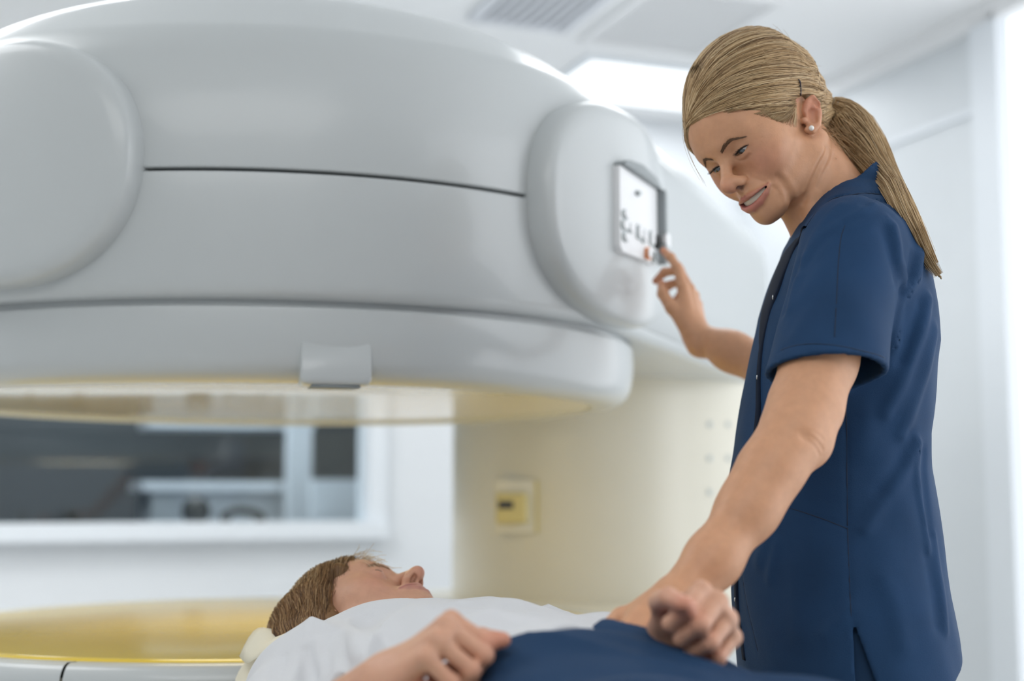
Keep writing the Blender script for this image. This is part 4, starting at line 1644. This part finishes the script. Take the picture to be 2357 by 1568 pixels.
st_s = np.array([-.06, .0, .05, .12, .22, .35, .48, .60, .72])
st_w = np.array([.08, .135, .178, .188, .182, .176, .184, .168, .180])
st_z = np.array([.868, .868, .868, .870, .871, .870, .872, .862, .856])
st_h = np.array([.060, .078, .092, .099, .1010, .0950, .0930, .078, .070])


def p_torso(P, off=0.0):
    s, t, z = p_st(P)
    w, zc, h = np.interp(s, st_s, st_w) + off, np.interp(s, st_s, st_z) + np.clip((s - .30) / .15, 0, 1) * np.clip(t, -.18, .02) * .17, np.interp(s, st_s, st_h) + off
    rho = (np.abs(t / w) ** 2.4 + np.abs((z - zc) / h) ** 2.4 + 1e-9) ** (1 / 2.4)
    d = (rho - 1) * h * .92
    return smax(d, np.maximum(-.05 - s, s - .74) - off, .03)


P_SR, P_SL = pb(.050, .164, .866), pb(.045, -.164, .870)
P_ER, P_WR = np.array([-.245, 1.495, .825]), np.array([-.120, 1.372, .928])
P_EL, P_WL = pb(.30, -.235, .845), np.array([.160, 1.440, .957])
fist = [(72, 92, 55), (76, 95, 55), (80, 96, 55), (84, 96, 55)]
thumbF = [(.016, .018, -.008), (.044, .050, -.018), (.046, .084, -.034), (.035, .110, -.046)]
p_hR, p_hRw, p_hRf, p_hRt, _ = hand_sdf_factory(P_WR, np.array([.62, -.50, .50]), np.array([-.35, -.30, .86]), True, fist, (3, 0, -3, -6), thumbF, .97)
p_hL, p_hLw, p_hLf, p_hLt, _ = hand_sdf_factory(P_WL, np.array([.45, -.80, .40]), np.array([.576, .588, .528]), False, fist, (3, 0, -3, -6), thumbF, .97)
p_aR = [(P_SR, .044), ((P_SR + P_ER) / 2, .043), (P_ER, .037), (P_ER * .7 + P_WR * .3, .037), (P_WR, .0235)]
p_aL = [(P_SL, .044), ((P_SL + P_EL) / 2, .043), (P_EL, .037), (P_EL * .7 + P_WL * .3, .036), (P_WL, .0235)]
p_armR, p_bR = arm_fn(p_aR)
p_armL, p_bL = arm_fn(p_aL)


def patient_skin(P):
    d = s_group(P, lambda Q: head_sdf(p_loc(Q), smile=False, closed=True, nos=1.15, eye=P_EYE) * PS, PO - .14, PO + .16, .05)
    nk = lambda Q: smin(s_cone(Q, p_world((0, -.035, -.03)), pb(.02, 0, .880), .052, .058), s_cone(Q, p_world((0, .02, -.05)), pb(.02, 0, .90), .026, .03), .03)
    d = smin(d, s_group(P, nk, *bbox([p_world((0, -.035, -.03)), pb(.03, 0, .88)], .07), .06), .025)
    d = smin(d, s_group(P, lambda Q: p_torso(Q, -.014), pb(.3, 0, .87) - .55, pb(.3, 0, .87) + .55, .05), .03)
    a = smin(s_group(P, p_armR, *p_bR, .05), s_group(P, p_hR, *bbox([P_WR], .14), .03), .014)
    b = smin(s_group(P, p_armL, *p_bL, .05), s_group(P, p_hL, *bbox([P_WL], .14), .03), .014)
    d = smin(d, a, .02)
    return smin(d, b, .02)


SKIN_P = (.62, .34, .225)
V, Q = sdf_mesh(patient_skin, (-.45, 1.10, .74), (.42, 2.16, 1.12), .0019)
Lp = p_loc(V)
C = np.repeat(np.array([SKIN_P]), len(V), 0)
mk = np.linalg.norm(Lp, axis=1) < .15
C[mk] = head_colour(Lp[mk], SKIN_P, (.46, .19, .16), (.60, .25, .18), smile=False)
for wf, fg, th in ((p_hRw, p_hRf, p_hRt), (p_hLw, p_hLf, p_hLt)):
    for k, pts in enumerate(fg + [th]):
        for jt, rr_, am in ((pts[1] if k < 4 else pts[2], .012, .25), (pts[-1], .016, .6)):
            w = np.exp(-(np.linalg.norm(V - wf(jt), axis=1) / rr_) ** 2)[:, None] * am
            C = C * (1 - w) + np.array((.60, .20, .13)) * w
patient = fast_mesh('person', V, Q, M['skin'], None, C)
tag(patient, 'short-haired person in a white shirt lying on the scanner table with eyes closed', 'person')

# closed lashes and brows
P_HEAD = lambda P: head_sdf(p_loc(P), smile=False, closed=True, nos=1.15, eye=P_EYE) * PS
for sx in (1, -1):
    line = []
    for az in np.linspace(-.85, .9, 20):
        el = -.28 - .16 * (1 - (az / .9) ** 2)
        line.append((P_EYE + .0141 * np.array([math.sin(az) * math.cos(el), math.cos(az) * math.cos(el), math.sin(el)])) * np.array([sx, 1, 1]))
    tubes('eyelashes', [onto(P_HEAD, p_world(np.array(line)), 5, .0002)], [np.full(20, .0009)], M['lash'], patient, 4)
    ps = []
    key = catmull([(.0105, .0955, .0310), (.0200, .0910, .0355), (.0300, .0850, .0370), (.0420, .0760, .0310)], 30)
    rb = np.random.default_rng(9)
    for i in range(70):
        k = int(rb.random() * 27)
        p = key[k] + np.array([0, 0, rb.normal(0, .0013)])
        ps.append(p_world(np.array([p, p + (key[k + 2] - key[k]) * 1.6]) * np.array([sx, 1, 1])))
    ps = list(onto(P_HEAD, np.concatenate(ps), 4, .0004).reshape(-1, 2, 3))
    tubes('eyebrow', ps, [[.0003, .00015]] * len(ps), mat('sandy brow', (.42, .27, .16), .6), patient, 3)

# hair
def p_zline(y, x):
    z = np.interp(y, [-.13, -.08, -.034, .004, .012, .022, .037, .053, .0665, .0745, .080, .12], [-.055, -.055, -.048, -.034, .004, .016, .020, .025, .034, .048, .072, .080])
    return z


def p_hair_base(p):
    d = s_ell(p, (0, -.020, .048), (.0805, .0985, .0920))
    d = smin(d, s_ell(p, (0, .026, .056), (.0675, .0610, .0540)), .03)
    d = smin(d, s_ell(p, (.054, -.018, -.005), (.028, .050, .048)), .02)
    d = smin(d, s_ell(p, (0, -.085, -.005), (.055, .040, .055)), .03)
    return d - .0024 * np.sin(p[:, 1] * 95 + p[:, 2] * 60 + 3 * np.sin(p[:, 0] * 50))


def p_hair_local(q):
    p = np.column_stack([np.abs(q[:, 0]), q[:, 1], q[:, 2]])
    return smax(p_hair_base(p), (p_zline(q[:, 1], q[:, 0]) + .006 * np.clip((q[:, 1] - .025) / .012, 0, 1) - q[:, 2]) * .8, .006)


P_HAIR = lambda P: p_hair_local(p_loc(P)) * PS
M['hair_cap_brown'] = mat('brown hair mass', (.20, .105, .045), 0.55, var=.35, vscale=30, spec=.3)
V, Q = sdf_mesh(P_HAIR, PO - .18, PO + .20, .003)
p_hair = fast_mesh('hair', V, Q, M['hair_cap_brown'], patient)
PHC = p_world((0, -.018, .025))
p_scalp = lambda P: p_hair_base(np.column_stack([np.abs(p_loc(P)[:, 0]), p_loc(P)[:, 1:]])) * PS
paths, rad, cols = [], [], []
D2, M2, L2 = np.array((.07, .032, .014)), np.array((.26, .135, .055)), np.array((.62, .42, .22))
for i in range(4200):
    # from the parting on the crown outwards and back
    a0 = rr.uniform(0, 2 * PI)
    el0 = rr.uniform(.1, 1.0)
    st = np.array([math.sin(a0) * math.sin(el0), math.cos(a0) * math.sin(el0) * 1.0, math.cos(el0)])
    en = np.array([math.sin(a0) * 1.0 + rr.normal(0, .08), math.cos(a0) * .5 - .55, -.35 + rr.normal(0, .1)])
    t = np.linspace(0, 1, 14)[:, None]
    D = st * (1 - t) + en * t + np.array([0, .25, .15]) * np.sin(t * PI) * rr.uniform(0, 1)
    D = (D / np.linalg.norm(D, axis=1, keepdims=True)) @ PR.T
    W = radial(D, p_scalp, PHC, 0.0, .04, .18)
    q = p_loc(W)
    ok = q[:, 2] > p_zline(q[:, 1], q[:, 0]) + rr.normal(0, .003)
    W = W + D * (rr.uniform(-.0010, .0022) + .0009 * np.sin(t * rr.uniform(4, 9) + rr.random() * 6))
    idx = np.nonzero(ok)[0]
    tcol = np.clip(rr.normal(.42, .25), 0, 1)
    cl_ = D2 + (M2 - D2) * min(tcol * 2, 1) if tcol < .5 else M2 + (L2 - M2) * (tcol - .5) * 2
    for seg in np.split(idx, np.nonzero(np.diff(idx) > 1)[0] + 1):
        if len(seg) >= 4:
            paths.append(W[seg]); rad.append(np.full(len(seg), .00042) * np.r_[np.ones(len(seg) - 2), .7, .4]); cols.append(cl_)
# pale wispy fringe standing over the brow
for i in range(190):
    b = p_world((rr.uniform(-.05, .045), .070 + .012 * rr.random(), .066 + .018 * rr.random()))
    up = PR[:, 1] * rr.uniform(.006, .020) - PR[:, 2] * rr.uniform(.010, .050) + rr.normal(0, .006, 3)
    paths.append(catmull([b, b + up * .6 + PR[:, 1] * .004, b + up], 8)); rad.append(np.full(8, .00030)); cols.append(np.array((.78, .66, .48)))
stuff(tubes('hair_strands', paths, rad, M['hair'], p_hair, 3, cols))

# shirt with short sleeves
M['white_cotton'] = mat('white cotton', (.68, .69, .71), .8, spec=.2, bump=.2, bscale=300, sheen=.1)
P_SE_R, P_SE_L = P_SR * .30 + P_ER * .70, P_SL * .35 + P_EL * .65


def shirt(P):
    s, t, z = p_st(P)
    d = p_torso(P, .010)
    d = smin(d, s_cone(P, P_SR, P_SE_R, .062, .066), .04)
    d = smin(d, s_cone(P, P_SL, P_SE_L, .062, .066), .04)
    d = smin(d, s_cone(P, pb(.045, .03, .905), P_SR + np.array([0, 0, .006]), .052, .055), .05)
    d = d - .0042 * np.sin(t * 62 + 2.5 * np.sin(s * 17) + s * 20) - .0034 * np.sin(s * 48 + 3 * np.sin(t * 21) + t * 30) - .0032 * (1 - np.abs(np.sin(t * 26 + s * 9 + 1.5 * np.sin(s * 12 + t * 5)))) ** 3 - .0045 * (1 - np.abs(np.sin(s * 19 - t * 12 + 1.2 * np.sin(t * 16)))) ** 3 + .006
    for S, E in ((P_SR, P_SE_R), (P_SL, P_SE_L)):
        a0 = (E - S) / np.linalg.norm(E - S)
        tt_ = (P - E) @ a0
        rd = np.linalg.norm((P - E) - tt_[:, None] * a0, axis=1)
        d = smax(d, np.where((rd < .10) & (tt_ > -.03), np.minimum(tt_, .02), -1), .003)
    d = smax(d, s - .455, .006)
    # neckline
    d = smax(d, -(s_cone(P, p_world((0, -.02, -.05)), pb(.0, 0, .885), .062, .070)), .006)
    return smax(d, TABLE_Z + .002 - P[:, 2], .004)
SHF = []
for pts, amp in (([(700, 1495), (706, 1530), (712, 1566)], -.0055), ([(728, 1480), (738, 1515), (748, 1560)], .004), ([(768, 1452), (782, 1490), (796, 1540)], -.005), ([(800, 1432), (818, 1466), (834, 1510)], .0035),
                 ([(846, 1420), (872, 1450), (900, 1490)], -.0035), ([(650, 1510), (640, 1540), (632, 1566)], -.004), ([(1160, 1395), (1210, 1412), (1260, 1428)], -.003), ([(1290, 1400), (1350, 1420)], .003)):
    L = hits(shirt, pts, t0=.9)
    if len(L) > 1:
        SHF.append((np.array(L), amp))


def shirt_folded(P):
    d = shirt(P)
    nr = np.abs(d) < .02
    if nr.any():
        S = P[nr]
        for L, amp in SHF:
            d[nr] -= amp * np.exp(-(d_line(S, L) / .0075) ** 2)
    return smax(d, TABLE_Z + .002 - P[:, 2], .004)


V, Q = sdf_mesh(shirt_folded, (-.46, 1.28, .75), (.44, 2.12, 1.05), .004, lip=1.7)
p_shirt = fast_mesh('shirt', V, Q, M['white_cotton'], patient)


def p_trousers(P):
    s, t, z = p_st(P)
    d = p_torso(P, .007)
    d = smax(d, .435 + .02 * np.sin(t * 20) - s, .010)
    for sg in (1, -1):
        d = smin(d, s_chain(P, [pb(.66, .095 * sg, .856), pb(1.02, .100 * sg, .852), pb(1.42, .085 * sg, .828)], [.072, .066, .052]), .05)
    d = d - .0034 * np.sin(t * 40 + s * 34 + 2 * np.sin(s * 14)) - .0022 * np.sin(s * 60 + t * 44 + 3 * np.sin(t * 15)) - .006 * (1 - np.abs(np.sin(s * 15 + t * 14 + 1.2 * np.sin(t * 11)))) ** 3 + .003 
    return smax(d, TABLE_Z + .002 - P[:, 2], .004)
V, Q = sdf_mesh(p_trousers, (-.15, .45, .74), (.82, 1.62, 1.04), .0055, lip=1.7)
fast_mesh('trousers', V, Q, M['navy_trouser'], patient)
for sg in (1, -1):
    ft = lambda P: smax(s_chain(P, [pb(1.40, .085 * sg, .822), pb(1.47, .088 * sg, .825), pb(1.49, .095 * sg, .94)], [.045, .045, .032], .02), TABLE_Z + .002 - P[:, 2], .004)
    c = pb(1.46, .09 * sg, .86)
    V, Q = sdf_mesh(ft, c - .16, c + .16, .006)
    fast_mesh('sock', V, Q, M['white_cotton'], patient)

# pillow under the head
M['paper'] = mat('cream paper pillow cover', (.82, .77, .62), .7, bump=.15, bscale=120)
PIL = pb(-.095, -.022, .832)


def pillow_sdf(P):
    q = P - PIL
    u, v, w = q @ PA, q @ PRT, q[:, 2]
    ed = np.maximum(np.abs(u) / .150, np.abs(v) / .168)
    th = .062 * np.sqrt(np.clip(1 - np.clip(ed, 0, 1) ** 4, 0, 1)) + .008
    bx = np.maximum(np.maximum(np.abs(u) - .150, np.abs(v) - .168), np.abs(w) - th)
    d = bx * .7
    d = d - .004 * np.sin(v * 55 + 3 * np.sin(u * 28)) * np.sin(u * 48 + 2 * np.sin(v * 30)) - .0015 * np.sin(v * 140 + u * 90)
    return smax(d, TABLE_Z + .001 - P[:, 2], .004)
hb = lambda P: np.minimum(p_hair_base(np.column_stack([np.abs(p_loc(P)[:, 0]), p_loc(P)[:, 1:]])) * PS, patient_skin(P))
pil_final = lambda P: smax(pillow_sdf(P), -(hb(P) - .002), .015)
V, Q = sdf_mesh(pil_final, PIL - np.array([.26, .26, .09]), PIL + np.array([.26, .26, .12]), .004, lip=1.6)
pillow = fast_mesh('pillow', V, Q, M['paper'])
tag(pillow, "cream paper-covered pillow under the lying person's head", 'pillow')
# folded corner flap of the cover
fl_c = pb(-.19, .125, .905)
fl = []
for k, tt_ in enumerate(np.linspace(0, 1, 9)):
    row = []
    for j in np.linspace(0, 1, 9):
        row.append(fl_c + PRT * (.05 * tt_ - .03) + PA * (.11 * j - .03) + np.array([0, 0, .018 * math.sin(tt_ * 2.6) - .03 * tt_ ** 2 + .006 * math.sin(j * 7 + tt_ * 3)]))
    fl.append(row)
fo = loft('cover_flap', fl, M['paper'], pillow, closed=False)
so = fo.modifiers.new('thick', 'SOLIDIFY')
so.thickness = .0015

# the table
tab = empty('exam_table', tuple(PB))
tab.location = (0, 0, 0)
tag(tab, 'narrow padded scanner table with the patient lying on it', 'table')
M['pad'] = mat('pale yellow table pad', (.78, .70, .42), .5)
az_ = math.atan2(PA[1], PA[0])
def tbox(name, s0, s1, w, z0, z1, m, bev):
    c = pb((s0 + s1) / 2, 0, (z0 + z1) / 2)
    return box(name, tuple(c), (s1 - s0, w, z1 - z0), m, tab, az_, bev)
tbox('pad', -.205, 1.66, .50, .728, TABLE_Z, M['pad'], .012)
tbox('tabletop', -.215, 1.68, .53, .690, .727, M['gantry'], .012)
tbox('lifting_column', .45, 1.05, .34, .06, .690, M['gantry'], .02)
tbox('foot_plate', .30, 1.20, .50, .0, .06, M['panel_grey'], .015)
